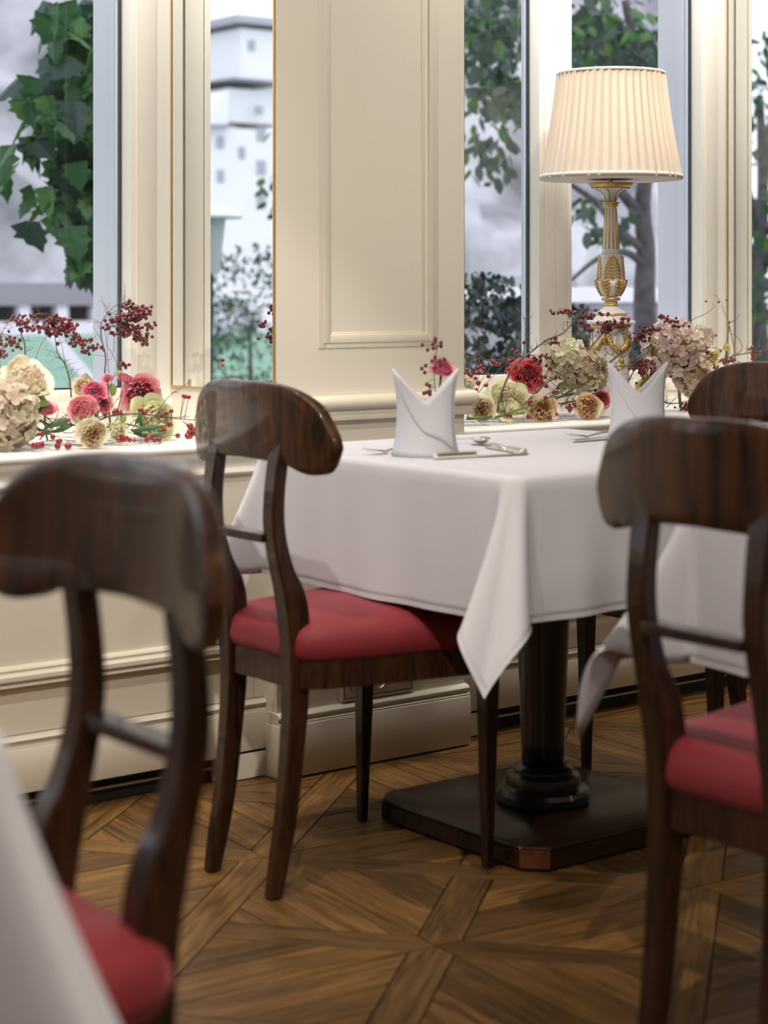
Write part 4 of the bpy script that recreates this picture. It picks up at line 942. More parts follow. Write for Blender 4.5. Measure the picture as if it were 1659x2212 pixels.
def petal(th, rad, hgt, w, curl, r, nz=5, na=6, base=.22, ruff=1.0):
    """one rose petal: verts, faces, edge values; unit flower, axis +z"""
    v = []; ev = []; tw = r.uniform(-.12, .12); wav = r.uniform(0, 6.28); rf = r.uniform(.02, .06) * ruff
    for j in range(nz + 1):
        t = j / nz
        for i in range(na + 1):
            a = -1 + 2 * i / na; tt = t * (1 - .16 * a * a - .05 * abs(a))
            rr = base * rad + (1 - base) * rad * math.sin(tt * 1.5) ** .8 + curl * tt ** 5
            zz = hgt * (tt ** 1.1) - max(curl, 0) * .5 * tt ** 6 - .03 + rf * .8 * math.cos(a * 4 + wav) * tt * tt
            ww = w * (.35 + .65 * math.sin(min(1, tt * 1.25) * math.pi / 2) ** .8)
            an = th + a * ww + tw * tt; rr += rf * math.sin(a * 5 + wav) * tt * tt
            rr -= .07 * rad * a * a * tt          # edges cup inwards
            v.append(Vector((rr * math.cos(an), rr * math.sin(an), zz))); ev.append(t)
    f = [(j * (na + 1) + i, j * (na + 1) + i + 1, (j + 1) * (na + 1) + i + 1, (j + 1) * (na + 1) + i) for j in range(nz) for i in range(na)]
    return v, f, ev
def orient(o, d, roll=0):
    q = Vector(d).normalized().to_track_quat('Z', 'Y'); o.rotation_mode = 'QUATERNION'; o.rotation_quaternion = q @ Euler((0, 0, roll)).to_quaternion()
def rose(name, label, p, rad, face, kind, seed, full=1.0, group=None, stem=None, cat='flower', layers=9, opening=1.0, nout=9):
    r = random.Random(seed); t = tag(empty(name, p), label, cat, group); orient(t, face, r.uniform(0, 6.28)); S = rad; m = PET[kind]
    core = MB(); ce = []
    for L in range(layers):
        k = (L + .5) / layers; rd = .07 + .70 * k ** .9 * opening; hg = .80 - .16 * k * k * full; n = 3 + int(1.15 * L * full); off = r.uniform(0, 6.28)
        core.cur = 0 if k < .42 else 1
        for q in range(n):
            v, f, ev = petal(off + 2 * math.pi * q / n + r.uniform(-.25, .25), rd * r.uniform(.86, 1.12), hg * r.uniform(.86, 1.06), (2.9 / n) * r.uniform(.8, 1.2), -.06 - .08 * k, r, 4, 6, .3, 1.4)
            core.add([x * S for x in v], f); ce += ev
    me = bpy.data.meshes.new('heart_petals'); me.from_pydata([tuple(x) for x in core.v], [], core.f); me.polygons.foreach_set('material_index', core.mi); me.update(); edges(me, ce)
    link('heart_petals', me, [m[0], m[1]], t, True)
    for q in range(nout):
        lay = q % 3; v, f, ev = petal(2 * math.pi * q / nout * 1.62 + r.uniform(-.2, .2), r.uniform(.80, .94) + .03 * lay, r.uniform(.56, .70) - .09 * lay, .64 * r.uniform(.85, 1.15), r.uniform(-.05, .05) + .07 * lay, r, 6, 7, .14)
        o = mesh_obj('petal', [x * S for x in v], f, m[1] if lay == 0 else m[2], t, smooth=True); edges(o.data, ev)
    b = MB(); b.lathe([(0, -.10 * S), (.10 * S, -.09 * S), (.20 * S, .0), (.26 * S, .10 * S)], 10); b.build('calyx', M['calyx'], t, smooth=True)
    if stem:
        inv = t.rotation_quaternion.inverted(); pts = [inv @ (Vector(q) - Vector(p)) for q in stem]
        b = MB(); b.tube(spline([(0, 0, -.05 * S)] + pts, 4), .0026, 6); b.build('stem', M['stem'], t, smooth=True)
    return t

CAMV = Vector((-SA, -CA, 0))             # from the sill towards the room
def fl(u, v, y): return at(u, v, y=y)
def rad(n, y, u): return px(n, y, u)
ROSES = [
 # name, label, u, v, y, radius px, facing (right, towards room, up), kind, openness, outer petals
 ('garden_rose', 'creamy yellow rose lying nearest the pilaster on the right sill', 1042, 884, 3.385, 33, (-.1, 1, .12), 'cream', 1.0, 8),
 ('garden_rose', 'peach rose lying in the middle of the right sill', 1170, 882, 3.385, 36, (.1, 1, .25), 'peach', 1.0, 9),
 ('garden_rose', 'round peach rose at the edge of the sill below the lamp', 1270, 880, 3.360, 33, (.25, 1, .12), 'peach', 1.0, 9),
 ('open_rose', 'large pale green and cream rose leaning behind the twigs on the right sill', 1098, 866, 3.44, 56, (.3, .6, .6), 'green', 1.0, 11),
 ('coral_rose', 'coral red rose standing among the berries on the right sill', 1135, 812, 3.47, 40, (.15, 1, .25), 'coral', 1.05, 9),
 ('garden_rose', 'ivory rose tucked into the corner behind the pilaster', 1008, 832, 3.62, 26, (-.3, .8, .5), 'ivory', 1.0, 7),
 ('garden_rose', 'ivory rose peeping over the top of the mauve hydrangea', 1494, 716, 3.58, 27, (.1, .6, .8), 'ivory', .9, 8),
 ('rose_bud', 'pale yellow rosebud standing above the branch at the far right', 1570, 753, 3.52, 14, (.1, .5, .9), 'yellow', .8, 5),
 ('garden_rose', 'small yellow rose right of the mauve hydrangea', 1538, 770, 3.50, 21, (.1, 1, .4), 'yellow', 1.0, 7),
 ('garden_rose', 'pale yellow rose glimpsed above the second napkin', 1405, 838, 3.40, 34, (-.1, 1, .5), 'yellow', 1.0, 9),
 ('coral_rose', 'dark red rose half hidden beside the peach rose under the lamp', 1300, 862, 3.42, 20, (.3, 1, .3), 'coral', 1.0, 7),
 ('open_rose', 'very large cream rose rising above the hydrangea on the left sill', 60, 822, 3.44, 62, (.5, .55, .6), 'ivory', 1.0, 10),
 ('open_rose', 'greenish white rose behind the large cream rose at the left edge', 14, 842, 3.48, 50, (-.1, .7, .65), 'green', .95, 9),
 ('garden_rose', 'cream rose behind the pink peony on the left sill', 180, 836, 3.56, 31, (-.35, .8, .45), 'cream', 1.0, 8),
 ('pink_rose', 'magenta rose above the pink peony', 205, 850, 3.46, 30, (.2, .8, .55), 'pink', 1.0, 9),
 ('pink_rose', 'round rosy peony low on the left sill', 180, 886, 3.42, 37, (-.1, .7, .55), 'rosy', 1.0, 10),
 ('pink_rose', 'small rosy bloom between the magenta rose and the rosehips', 222, 872, 3.47, 24, (.5, .7, .2), 'rosy', .95, 7),
 ('rose_bud', 'round pink rosebud standing up in front of the window frame', 232, 819, 3.50, 15, (.1, .6, .8), 'pink', .7, 6),
 ('pink_rose', 'ruffled open pink rose on a tall stem before the window frame', 303, 852, 3.50, 46, (.25, 1, .05), 'rosy', 1.05, 9),
 ('pink_rose', 'folded pink bloom above the ruffled pink rose', 272, 818, 3.52, 22, (.35, .2, .95), 'pink', .9, 7),
 ('rose_bud', 'small pointed pink bud at the right of the ruffled rose', 343, 843, 3.52, 12, (.9, .2, .3), 'rosy', .6, 5),
 ('garden_rose', 'butter yellow rose lying at the front edge of the left sill', 200, 937, 3.345, 36, (.25, 1, .08), 'cream', 1.0, 9),
 ('garden_rose', 'pale yellow rose lying right of the butter yellow one', 253, 931, 3.40, 26, (.6, .7, .2), 'green', .9, 8),
 ('open_rose', 'big white-green rose lying under the ruffled pink rose', 332, 905, 3.44, 56, (.6, .7, .35), 'green', .95, 10),
 ('pink_rose', 'red pink bloom right of the left hydrangea', 97, 884, 3.48, 31, (.1, .35, .6), 'rosy', .9, 7)]
def sdir(d): # right, room, up -> world
    return Vector((CA, -SA, 0)) * d[0] + CAMV * d[1] + Vector((0, 0, 1)) * d[2]
for i, (nm, lab, u, v, y, rp_, face, kind, opn, nout) in enumerate(ROSES):
    p = fl(u, v, y); rr = rad(rp_, y, u); d = sdir(face).normalized(); c = p - d * rr * .35
    c.z = max(c.z, SILL + .012)
    st = None
    if c.z > SILL + .03:
        foot = Vector((c.x - d.x * .05 + .01, min(c.y - d.y * .05, YF - .04), SILL + .006)); st = [(c * .5 + foot * .5) - d * .012, foot]
    rose(nm, lab, c, rr * 1.02, d, kind, 100 + i, group='garden roses on the sills', stem=st, opening=opn, nout=nout)

# ---- hydrangeas: each floret its own part
def floret_mesh(name, m, seed):
    r = random.Random(seed); v = []; f = []
    for q in range(4):
        a = q * math.pi / 2 + r.uniform(-.15, .15); L = r.uniform(.85, 1.1); k = len(v); up = r.uniform(.05, .3)
        pts = [(0, 0, 0), (.32, -.36, .05 + up * .3), (.42, 0, -.02 + up * .2), (.32, .36, .05 + up * .3), (.72, -.56, up + .14), (.80, 0, up * .55), (.72, .56, up + .14), (1.0, -.34, up * 1.2 + .06), (1.08, .0, up * .85), (1.0, .34, up * 1.2 + .06)]
        for (x, y, z) in pts: x *= L; v.append((x * math.cos(a) - y * math.sin(a), x * math.sin(a) + y * math.cos(a), z))
        f += [tuple(k + i for i in g) for g in ((0, 1, 2), (0, 2, 3), (1, 4, 5, 2), (2, 5, 6, 3), (4, 7, 8, 5), (5, 8, 9, 6))]
    me = bpy.data.meshes.new(name); me.from_pydata(v, [], f); me.update(); me.materials.append(m)
    for p in me.polygons: p.use_smooth = True
    edges(me, [min(1, math.hypot(q[0], q[1]) / 1.15) for q in v]); return me
FLT = {k: [floret_mesh('floret', M['hyd_' + k], s) for s in (1, 2, 3)] for k in ('cream', 'green', 'beige', 'mauve', 'pale', 'tan')}
def hydrangea(label, lobes, size, seed, foot):
    r = random.Random(seed); c0 = lobes[0][0]; t = tag(empty('hydrangea', c0), label, 'flower', 'hydrangea heads on the sills')
    core = MB()
    for (c, (rx, ry, rz_), n, cols) in lobes:
        core.ball(c - c0, 1, 12, 8, (rx * .80, ry * .80, rz_ * .80))
        for k in range(n):
            z = 1 - 2 * (k + .5) / n; a = k * 2.39996 + r.uniform(-.25, .25); q = math.sqrt(1 - z * z); g = Vector((q * math.cos(a), q * math.sin(a), z))
            pos = c - c0 + Vector((g.x * rx, g.y * ry, g.z * rz_)) * r.uniform(.80, 1.05)
            if pos.z + c0.z < SILL + .004: continue
            nrm = Vector((g.x / rx, g.y / ry, g.z / rz_)).normalized(); nrm = (nrm + Vector((r.gauss(0, .42), r.gauss(0, .42), r.gauss(0, .42)))).normalized()
            o = bpy.data.objects.new('floret', r.choice(FLT[r.choice(cols)])); col.objects.link(o); o.parent = t; o.location = pos; orient(o, nrm, r.uniform(0, 6.28)); o.scale = (size * r.uniform(.72, 1.15),) * 3
    core.build('core', M['hyd_tan'], t, smooth=True)
    b = MB(); b.tube(spline([(0, 0, 0), (Vector(foot) - c0) * .5 + Vector((.005, 0, -.005)), Vector(foot) - c0], 4), .004, 7); b.build('stem', M['stem'], t, smooth=True)
def lob(u, v, y, rpx, n, cols, sq=(1, 1, 1)): rr = px(rpx, y, u); return (fl(u, v, y), (rr * sq[0], rr * sq[1], rr * sq[2]), n, cols)
hydrangea('cream and beige hydrangea in front of the lamp foot', [lob(1262, 800, 3.41, 47, 110, ('beige', 'beige', 'cream', 'tan')), lob(1222, 774, 3.44, 42, 88, ('green', 'cream', 'cream'))], .0135, 61, fl(1330, 880, 3.5))
hydrangea('large mauve hydrangea right of the lamp foot', [lob(1452, 752, 3.46, 60, 150, ('mauve', 'pale', 'beige', 'mauve')), lob(1495, 812, 3.44, 42, 80, ('beige', 'tan', 'mauve')), lob(1418, 742, 3.50, 34, 36, ('pale', 'mauve')), lob(1508, 740, 3.50, 34, 34, ('pale', 'pale', 'mauve'))], .0145, 62, fl(1470, 880, 3.5))
hydrangea('cream and tan hydrangea cut by the left edge', [lob(16, 900, 3.405, 62, 150, ('cream', 'beige', 'pale', 'beige'), (1, 1, 1.12)), lob(38, 884, 3.42, 36, 36, ('cream', 'green', 'cream'))], .0145, 63, fl(20, 950, 3.5))

# ---- berries, rosehips and twigs
HIP = MB(); HIP.lathe([(0, -1.05), (.3, -1), (.75, -.65), (1, 0), (.85, .6), (.45, .95), (.22, 1.02), (.25, 1.2), (.1, 1.18), (0, 1.05)], 10); HIP = HIP.mesh('rosehip'); HIP.materials.append(M['hip'])
for p in HIP.polygons: p.use_smooth = True
def twig(label, y, path, r0=.0022, hips=(), berries=(), seed=0, side=(), name='berry_branch', bm='berry', dy=0, cat='branch'):
    """path, side twigs, rosehips (u, v, r px) and berry sprays (u, v, spread u, spread v, count, root u, root v) in photo pixels on the plane y"""
    r = random.Random(seed); p0 = fl(*path[0], y); p0.z = max(p0.z, SILL + .004)
    t = tag(empty(name, p0), label, cat, 'berry twigs on the sills')
    b = MB()
    def yy(k): return min(y + dy * k, YF - .02)
    pts = spline([fl(u, v, yy(i / max(1, len(path) - 1))) for i, (u, v) in enumerate(path)], 5)
    for q in pts: q.z = max(q.z, SILL + .004)
    b.tube([q - p0 for q in pts], [r0 * (1 - .65 * i / len(pts)) for i in range(len(pts))], 6)
    for sd in side:
        sp_ = spline([fl(u, v, yy(.5) + .01 * i) for i, (u, v) in enumerate(sd)], 4); b.tube([q - p0 for q in sp_], [r0 * .45 * (1 - .6 * i / len(sp_)) for i in range(len(sp_))], 5)
    for k in range(int(5 + len(pts) * .45) if r0 > .0015 else 3):      # thin kinked side shoots
        q0 = r.choice(pts[2:]); a = r.uniform(0, 6.28); L = px(r.uniform(14, 42), y); d = Vector((CA, -SA, 0)) * math.cos(a) + Vector((0, 0, 1)) * abs(math.sin(a)) + CAMV * r.uniform(-.5, .5)
        pp_ = [q0]
        for m_ in range(3):
            d = (d + Vector((r.gauss(0, .35), r.gauss(0, .25), r.gauss(0, .35)))).normalized(); e_ = pp_[-1] + d * L / 3; e_.y = min(e_.y, YF - .012); e_.z = max(e_.z, SILL + .004); pp_.append(e_)
        b.tube([q - p0 for q in pp_], [r0 * .34, r0 * .28, r0 * .22, .0002], 4, False)
        if r.random() < .6:
            e_ = pp_[1] + Vector((r.gauss(0, 1), r.gauss(0, .5), r.gauss(0, 1))).normalized() * L * .35; e_.y = min(e_.y, YF - .012); e_.z = max(e_.z, SILL + .004); b.tube([pp_[1] - p0, e_ - p0], [r0 * .25, .0002], 4, False)
    bb = MB(); nb = 0
    for (u, v, su, sv, n, ru, rv) in berries:
        root = fl(ru, rv, yy(.6)); subs = []
        for k in range(max(2, n // 7)):
            e = fl(u + r.gauss(0, .55) * su, v + r.gauss(0, .55) * sv, yy(.6) + r.uniform(-.02, .02)); mid = (root + e) / 2 + Vector((0, 0, px(r.uniform(2, 9), y)))
            path_ = spline([root, mid, e], 3); b.tube([q - p0 for q in path_], [.0006, .0006, .0005, .0005, .0004, .0004, .0004], 4, False); subs.append(e)
        for k in range(n):
            s_ = r.choice(subs); e = s_ + Vector((r.gauss(0, 1) * px(su * .32, y), r.gauss(0, 1) * .012, r.gauss(0, 1) * px(sv * .32, y)))
            if e.y > YF - .008: e.y = YF - .008
            b.tube([s_ - p0, e - p0], .00035, 3, False); q = px(r.uniform(2.6, 4.2), y)
            bb.ball(e - p0, q, 7, 5, (1, 1, 1.12)); nb += 1
    for (u, v, q) in hips:
        e = fl(u, v, yy(.5) - .004); e.z = max(e.z, SILL + px(q, y)); near = min(pts, key=lambda z_: (z_ - e).length)
        if (near - e).length < .06: b.tube([near - p0, (near + e) / 2 - p0 + Vector((0, 0, .003)), e - p0], .0007, 4, False)
        o = bpy.data.objects.new('rosehip', HIP); col.objects.link(o); o.parent = t; o.location = e - p0; o.rotation_euler = (r.uniform(1.2, 4.5), r.uniform(-.6, .6), r.uniform(0, 6)); o.scale = (px(q, y, u),) * 3
    b.build('twigs', M['twig'], t, smooth=True)
    if nb: bb.build('berries', M[bm], t, True, kind='stuff')
    return t
# left sill
twig('berry spray hanging into the picture at the far left edge', 3.55, [(2, 842), (0, 800), (-2, 752), (6, 715), (20, 695)], .0016, berries=[(28, 700, 20, 14, 22, 6, 700), (22, 738, 22, 18, 40, 2, 720)], seed=1, bm='berry2')
twig('arching berry spray left of the garden path', 3.56, [(55, 785), (53, 742), (46, 718), (60, 695), (82, 678), (100, 690)], .0016, berries=[(104, 700, 26, 18, 62, 78, 680), (105, 716, 20, 10, 24, 90, 690)], seed=2, bm='berry2')
twig('twin-stemmed berry spray over the garden path', 3.54, [(154, 858), (150, 820), (140, 786), (124, 762), (118, 722), (112, 714)], .0018, side=[[(152, 830), (140, 780), (130, 735), (116, 718)], [(74, 785), (88, 745), (106, 720)]],
     berries=[(148, 716, 18, 16, 50, 120, 716), (168, 735, 20, 18, 50, 130, 716), (186, 752, 14, 8, 18, 150, 725), (140, 690, 20, 8, 10, 120, 712)], seed=3, bm='berry2')
twig('tall dense berry spray before the left window frame', 3.52, [(226, 806), (228, 770), (220, 735), (218, 705), (224, 688), (244, 664), (270, 652)], .0017, side=[[(235, 806), (232, 770), (230, 740), (224, 700)], [(262, 812), (252, 785), (240, 760), (232, 748), (234, 720), (246, 700)], [(246, 760), (246, 735), (250, 715)]],
     berries=[(262, 680, 22, 22, 52, 232, 680), (290, 670, 18, 16, 50, 262, 655), (300, 676, 14, 10, 22, 275, 655), (264, 712, 24, 16, 60, 240, 705), (300, 720, 16, 20, 36, 275, 700), (312, 735, 6, 8, 9, 300, 720), (262, 795, 8, 8, 12, 258, 800)], seed=4, bm='berry2')
twig('long thorny twig with rosehips along the left sill', 3.42, [(205, 912), (240, 898), (280, 894), (330, 897), (380, 904), (420, 908)], .0022, side=[[(338, 897), (352, 872), (372, 850), (400, 832), (412, 820)], [(372, 848), (388, 846)], [(375, 902), (410, 900)], [(310, 897), (322, 915), (325, 925)], [(232, 812), (236, 860), (250, 890)], [(264, 845), (256, 885)], [(240, 880), (264, 850)]],
     hips=[(303, 885, 6), (313, 891, 6), (302, 905, 6), (360, 893, 5), (370, 888, 5), (367, 917, 6), (355, 930, 6), (227, 894, 6), (247, 890, 6), (258, 892, 6), (250, 886, 5), (400, 857, 5), (408, 858, 5), (396, 855, 4), (166, 915, 6)], seed=5)
twig('cluster of rosehips lying by the yellow roses on the left sill', 3.36, [(150, 960), (200, 962), (260, 955), (310, 950), (350, 945)], .0012, hips=[(256, 948, 6), (265, 950, 6), (272, 946, 6), (262, 942, 5), (280, 950, 5), (317, 950, 6), (322, 945, 6), (335, 950, 6), (343, 949, 6), (290, 951, 5), (384, 941, 6)], seed=6)
twig('red rosehips lying beside the left hydrangea', 3.35, [(60, 962), (90, 955), (130, 950), (165, 955)], .0014, hips=[(74, 962, 7), (82, 963, 7), (90, 961, 7), (124, 964, 7), (147, 964, 8), (128, 953, 7), (88, 937, 6), (114, 943, 6)], side=[[(80, 940), (110, 945), (150, 930)], [(70, 950), (100, 930), (140, 915), (165, 905)]], seed=7)
twig('rosehip sprig at the right end of the left sill', 3.45, [(395, 910), (410, 925), (416, 945)], .001, hips=[(411, 920, 7), (416, 928, 7), (409, 932, 6), (418, 936, 6), (405, 943, 7), (412, 944, 6)], seed=8)
tw = twig('thin budding twig before the left mirror', 3.48, [(585, 818), (545, 800), (515, 790), (488, 780)], .0009, hips=[(478, 778, 4), (486, 776, 4), (480, 790, 4), (494, 789, 4), (498, 784, 4), (515, 796, 4), (535, 800, 3), (488, 783, 4)], seed=9)
# dense tangle of stems under the flowers on the left
for k, (lab, path) in enumerate([('dark tangle of stems behind the left rosehips', [(80, 905), (120, 920), (165, 900), (210, 905)]), ('green stem crossing low behind the butter yellow rose', [(75, 940), (120, 930), (165, 918), (230, 940)])]):
    twig(lab, 3.46, path, .0032, side=[[(90, 930), (130, 905), (170, 920)], [(100, 900), (140, 935), (180, 925)], [(70, 915), (110, 940), (160, 945)], [(85, 950), (120, 915), (150, 890)]], seed=20 + k)
# right sill
twig('long arching twig with small berries sweeping up to the lamp', 3.43, [(1075, 890), (1080, 862), (1092, 826), (1112, 790), (1145, 762), (1180, 735), (1212, 722), (1230, 706), (1243, 688)], .0030, side=[[(1230, 706), (1246, 690), (1225, 668), (1205, 668)], [(1240, 696), (1262, 670), (1285, 672)], [(1244, 700), (1246, 740)]],
     berries=[(1212, 672, 22, 10, 26, 1232, 690), (1258, 672, 12, 10, 14, 1244, 690), (1262, 700, 12, 14, 18, 1246, 695), (1268, 712, 10, 8, 8, 1248, 700), (1294, 680, 10, 6, 6, 1270, 675), (1195, 738, 12, 5, 14, 1180, 745)], seed=31)
twig('thin twig with red berries rising before the lamp pedestal', 3.40, [(1128, 880), (1160, 845), (1200, 812), (1250, 775), (1285, 740), (1310, 712), (1335, 700)], .0026, side=[[(1262, 765), (1275, 735), (1290, 722)]],
     berries=[(1312, 704, 22, 10, 34, 1300, 722), (1340, 700, 18, 8, 22, 1315, 715), (1350, 690, 10, 8, 10, 1330, 706), (1300, 718, 18, 8, 16, 1292, 728)], seed=32)
twig('stout twig running up across the lamp foot to the mauve hydrangea', 3.385, [(1190, 868), (1235, 842), (1290, 806), (1330, 772), (1362, 748), (1390, 726), (1402, 708)], .0030, side=[[(1300, 800), (1350, 790), (1420, 800)], [(1380, 735), (1394, 715), (1430, 706)]],
     berries=[(1388, 720, 16, 18, 44, 1385, 735), (1440, 694, 14, 10, 26, 1420, 710), (1415, 712, 18, 6, 18, 1400, 715), (1462, 706, 10, 6, 10, 1430, 706)], seed=33)
twig('dark forked twig lying low across the right sill', 3.44, [(1190, 862), (1240, 850), (1300, 838), (1340, 812), (1355, 790)], .0036, side=[[(1200, 868), (1220, 874), (1232, 866)], [(1180, 880), (1200, 860), (1235, 845)], [(1320, 830), (1322, 800), (1330, 785)], [(1316, 836), (1318, 870)]], seed=34)
twig('grey thorny twig with rosehips by the pilaster', 3.50, [(1005, 770), (1035, 775), (1070, 778), (1105, 772), (1145, 770)], .0022, side=[[(1105, 772), (1130, 770), (1135, 720), (1133, 690), (1122, 672), (1108, 660)], [(1133, 688), (1146, 686), (1153, 674)], [(1134, 722), (1148, 720)], [(1028, 858), (1040, 822), (1064, 790), (1090, 780)], [(1030, 852), (1058, 820), (1090, 788)]],
     hips=[(1132, 740, 4.5), (1107, 756, 4.5), (1117, 760, 4.5), (1066, 784, 5), (1073, 786, 5), (1079, 788, 4), (1032, 795, 5), (1039, 791, 5), (1045, 798, 5), (1029, 805, 4.5), (1036, 806, 4.5), (1017, 811, 5), (1055, 813, 5), (1027, 817, 4.5), (1033, 827, 5.5), (1050, 832, 5), (1028, 843, 5), (1008, 800, 5), (1012, 808, 4), (1100, 780, 6), (1108, 778, 5), (1096, 798, 5), (1093, 804, 4), (1063, 781, 4)], seed=35)
twig('short twigs with dark rosehips between the coral rose and the hydrangea', 3.44, [(1135, 872), (1160, 848), (1175, 815), (1190, 790)], .0016, side=[[(1170, 825), (1150, 800), (1165, 780)], [(1175, 812), (1200, 790), (1215, 798)], [(1168, 830), (1190, 815), (1205, 808)]],
     hips=[(1165, 821, 5.5), (1175, 830, 5), (1180, 834, 5), (1200, 816, 5), (1191, 818, 4.5), (1210, 815, 5), (1196, 848, 5), (1203, 848, 5), (1188, 797, 5), (1180, 790, 4), (1229, 799, 5), (1170, 813, 4), (1178, 815, 4), (1205, 838, 4), (1152, 860, 5)], berries=[(1165, 782, 14, 12, 16, 1170, 800), (1148, 768, 14, 6, 6, 1140, 772)], seed=36)
twig('green stem with thorns lying along the right sill edge', 3.37, [(1012, 904), (1075, 900), (1110, 888), (1150, 874), (1200, 852), (1230, 838)], .0042, hips=[(1142, 900, 5.5), (1188, 903, 5), (1103, 899, 4), (1095, 897, 5), (1145, 868, 5), (1179, 860, 5), (1202, 895, 5), (1226, 880, 5), (1231, 886, 5), (1240, 872, 5), (1242, 878, 4)], side=[[(1102, 852), (1125, 872), (1145, 888), (1180, 896)], [(1008, 906), (1016, 880), (1030, 862)]], seed=37, name='thorny_stem')
bpy.data.objects['thorny_stem'].children[-1].data.materials[0] = M['stem']
twig('berry sprays dangling over the yellow rose above the second napkin', 3.385, [(1345, 850), (1370, 800), (1388, 775), (1400, 760)], .0016, berries=[(1395, 800, 24, 16, 44, 1388, 775), (1412, 820, 20, 18, 40, 1395, 790), (1380, 790, 18, 14, 30, 1380, 775), (1415, 835, 8, 8, 10, 1405, 815)], seed=38)
twig('rose hip branch reaching out at the far right', 3.50, [(1505, 800), (1545, 785), (1580, 770), (1620, 762), (1680, 752)], .0026, side=[[(1545, 783), (1570, 735), (1575, 700), (1572, 690), (1562, 668), (1558, 652), (1543, 636)], [(1574, 698), (1590, 690), (1596, 678)], [(1576, 705), (1584, 745), (1586, 765)], [(1624, 762), (1628, 700), (1632, 680), (1628, 660)], [(1640, 758), (1642, 720), (1652, 690), (1646, 650)], [(1490, 712), (1494, 692), (1520, 680), (1542, 664), (1535, 652)], [(1590, 768), (1604, 750), (1590, 725), (1580, 722)]],
     hips=[(1625, 751, 5), (1626, 766, 4.5), (1632, 769, 4.5), (1642, 763, 4), (1625, 775, 4), (1552, 652, 3), (1570, 648, 2.6), (1525, 651, 2.6), (1575, 696, 3), (1618, 754, 3)], berries=[(1582, 776, 12, 6, 26, 1570, 775), (1545, 790, 14, 10, 30, 1550, 780), (1525, 800, 12, 8, 24, 1535, 790), (1535, 728, 10, 4, 8, 1520, 735), (1540, 755, 16, 10, 12, 1545, 775)], seed=39)
twig('mass of small berries behind the peach rose under the lamp', 3.46, [(1290, 885), (1330, 865), (1370, 850)], .002, berries=[(1310, 850, 20, 14, 50, 1320, 865), (1320, 885, 24, 10, 40, 1320, 870), (1480, 880, 10, 12, 14, 1470, 870), (1235, 880, 12, 10, 12, 1250, 880)], seed=40)

for k, (lab, y, path, sd) in enumerate([
    ('brown tangle of stems behind the hydrangea in front of the lamp', 3.50, [(1190, 878), (1235, 868), (1285, 872), (1340, 858)], [[(1210, 880), (1240, 850), (1262, 866)], [(1250, 885), (1280, 850), (1310, 846)], [(1270, 880), (1300, 884), (1336, 872)], [(1300, 890), (1320, 862), (1345, 842)], [(1330, 880), (1326, 840), (1340, 800)]]),
    ('brown tangle of stems under the mauve hydrangea', 3.52, [(1350, 868), (1400, 858), (1450, 872), (1500, 862)], [[(1370, 870), (1400, 840), (1430, 846)], [(1440, 880), (1470, 850), (1490, 840)], [(1380, 850), (1352, 830), (1362, 790)]]),
    ('short woody stems between the peony and the white-green rose', 3.45, [(225, 925), (262, 915), (300, 922), (345, 930)], [[(235, 930), (258, 896), (270, 880)], [(270, 930), (296, 905), (330, 914)], [(255, 920), (280, 935), (318, 944)]])]):
    twig(lab, y, path, .0026, side=sd, seed=60 + k)

# ---- chicken wire lying under the flowers
def wire_mesh(label, x0, x1):
    b = MB(); n = int((x1 - x0) / .022)
    for k in range(8):
        y = 3.335 + k * .026; b.tube([(x0 + (x1 - x0) * i / 10 - x0, y - 3.335, .004 + .002 * math.sin(i * 2 + k)) for i in range(11)], .0006, 4, False)
    for i in range(n): b.tube([(i * .022, 0, .0045), (i * .022 + .006, .09, .0055), (i * .022, .182, .004)], .0006, 4, False)
    o = b.build('wire_mesh', M['wire']); o.location = (x0, 3.335, SILL); tag(o, label, 'wire')
wire_mesh('thin wire mesh under the flowers on the left sill', 1.50, 2.02)
wire_mesh('thin wire mesh under the flowers on the right sill', 2.76, 3.30)

# ---- green leaves among the stems
LG = leaf_mesh('leaf', 1, M['calyx']); LF = leaf_mesh('leaf', 1, M['fern'], wid=.42)
def leaves(label, y, items, dark=False, name='leafy_sprig'):
    p0 = fl(items[0][0], items[0][1], y); t = tag(empty(name, p0), label, 'leaf', 'leaf sprigs on the sills'); r = random.Random(len(items))
    b = MB()
    for (u, v, L, ang) in items:
        o = bpy.data.objects.new('leaf', LF if dark else LG); col.objects.link(o); o.parent = t; p = fl(u, v, y + r.uniform(-.015, .015)); p.z = max(p.z, SILL + .012); o.location = p - p0
        d = Vector((CA, -SA, 0)) * math.cos(R(ang)) + Vector((0, 0, 1)) * math.sin(R(ang)); d.normalize(); nn = (CAMV + Vector((0, 0, .5)) + Vector((r.uniform(-.4, .4), 0, r.uniform(-.3, .3)))).normalized(); s_ = nn.cross(d).normalized(); nn = d.cross(s_)
        o.rotation_mode = 'QUATERNION'; o.rotation_quaternion = Matrix((d, s_, nn)).transposed().to_quaternion(); o.scale = (px(L, y, u),) * 3
        b.tube([Vector((0, 0, 0)), p - p0], .0008, 4, False)
    b.build('stem', M['stem'], t)
leaves('dark green fronds under the white-green rose on the left sill', 3.40, [(285, 930, 46, 8), (300, 938, 50, -14), (280, 926, 40, -30), (305, 930, 50, 14), (310, 942, 44, 0), (290, 920, 34, 60), (320, 938, 36, -30), (305, 925, 34, 95), (325, 940, 36, 10)], True)
leaves('green leaves low behind the left rosehips', 3.45, [(80, 896, 36, 60), (100, 925, 50, 25), (110, 935, 50, 20), (75, 925, 40, -20), (150, 915, 44, 30), (120, 920, 44, 5)], True)
leaves('pale green leaf under the large cream rose', 3.43, [(45, 848, 66, -22), (80, 885, 26, 80)])
leaves('light green leaves by the pink rosebud', 3.50, [(240, 826, 30, -75), (246, 832, 26, -100), (250, 806, 14, 20)])
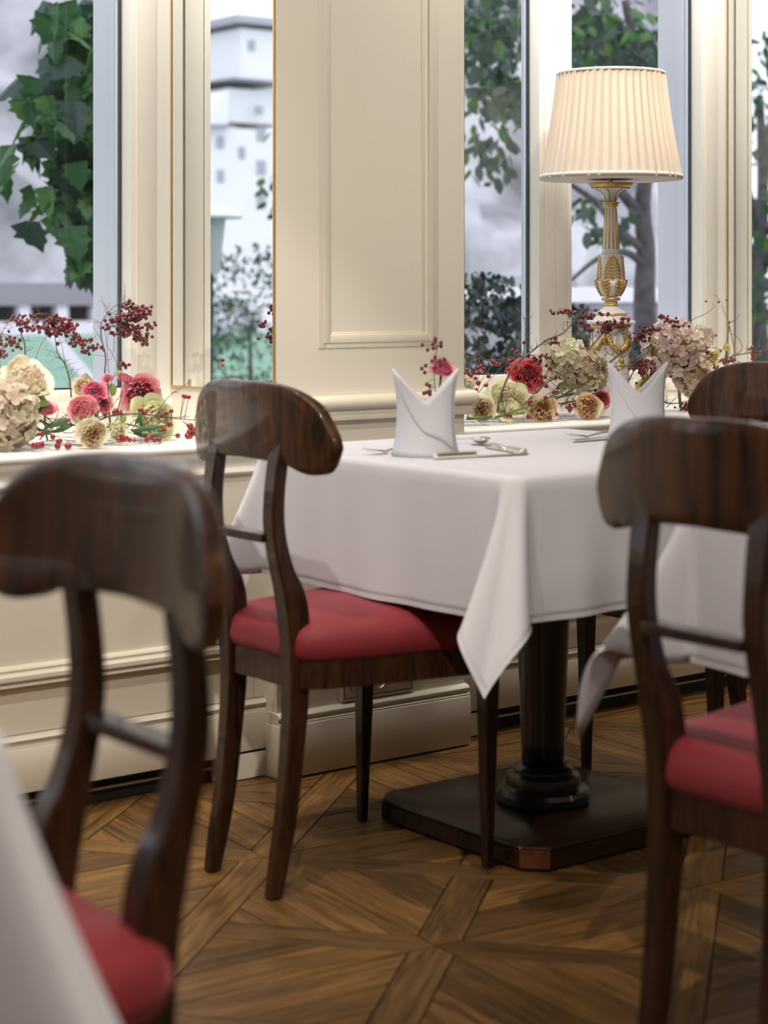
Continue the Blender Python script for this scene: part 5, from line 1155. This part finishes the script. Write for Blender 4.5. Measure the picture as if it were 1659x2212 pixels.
leaves('pale green sepals around the butter yellow rose', 3.37, [(175, 922, 24, 120), (190, 915, 22, 80), (262, 915, 20, 60)])
leaves('green leaves below the large pale rose on the right sill', 3.43, [(1120, 895, 30, 150), (1130, 885, 26, 10), (1200, 840, 36, 25), (1140, 905, 26, 0)])

# ---- small bud vase on the table with a pink rose and a berry sprig
vx = at(946, 905, y=2.90); VB = Vector((vx.x, 2.90, TZ + .0015)); s29 = (2.90 / ray(946, 631)[1]) / FPX
M['vase'] = mat('grey_green_glass', (.62, .66, .60), .12, coat=.4)
vs = tag(empty('bud_vase', VB), 'small bud vase hidden behind the napkin hat, holding the pink rose', 'vase')
b = MB(); b.lathe([(0, 0), (.022, 0), (.024, .006), (.021, .03), (.014, .052), (.012, .064), (.014, .072), (.011, .072), (.009, .062), (.0, .05)], 28); b.build('vase_body', M['vase'], vs, smooth=True)
b = MB(); b.lathe([(.0135, .070), (.0148, .0715), (.0148, .0735), (.0135, .0745), (.0118, .0735), (.0118, .0715)], 28); b.build('lip', M['vase'], vs, smooth=True)
def vp(u, v): return at(u, v, y=2.90)
pr = vp(954, 804); rose('pink_rose', 'single pink rose in the bud vase on the lamp table', pr - CAMV * .006, 29 * s29, sdir((.25, .55, .7)), 'pink', 300, stem=[vp(950, 840), VB + Vector((0, 0, .03))], group='garden roses on the table')
p0 = VB + Vector((0, 0, .06)); t = tag(empty('berry_sprig', p0), 'thin dark berry sprig standing left of the rose in the bud vase', 'branch'); b = MB(); bb = MB()
main = [p0, vp(938, 820), vp(940, 780), vp(944, 752)]; b.tube([q - p0 for q in spline(main, 4)], .0009, 5)
rv_ = random.Random(4)
for (u, v) in [(939, 731), (937, 737), (945, 736), (932, 744), (944, 748), (949, 748), (936, 752), (923, 745), (922, 756), (924, 780), (916, 796), (920, 790), (926, 795), (918, 805), (955, 776), (945, 778), (937, 772), (918, 830), (922, 834), (914, 850), (920, 848), (926, 852), (932, 846), (941, 740)]:
    e = vp(u, v) + Vector((rv_.uniform(-.01, .01), rv_.uniform(-.01, .01), 0)); root = min(spline(main, 4), key=lambda q: (q - e).length); b.tube([root - p0, (root + e) / 2 - p0 + Vector((0, 0, .004)), e - p0], .0005, 4, False)
    bb.ball(e - p0, 4.2 * s29, 8, 6, (1, 1, 1.15))
b.build('twigs', M['twig'], t, smooth=True); bb.build('berries', M['berry'], t, True, kind='stuff')
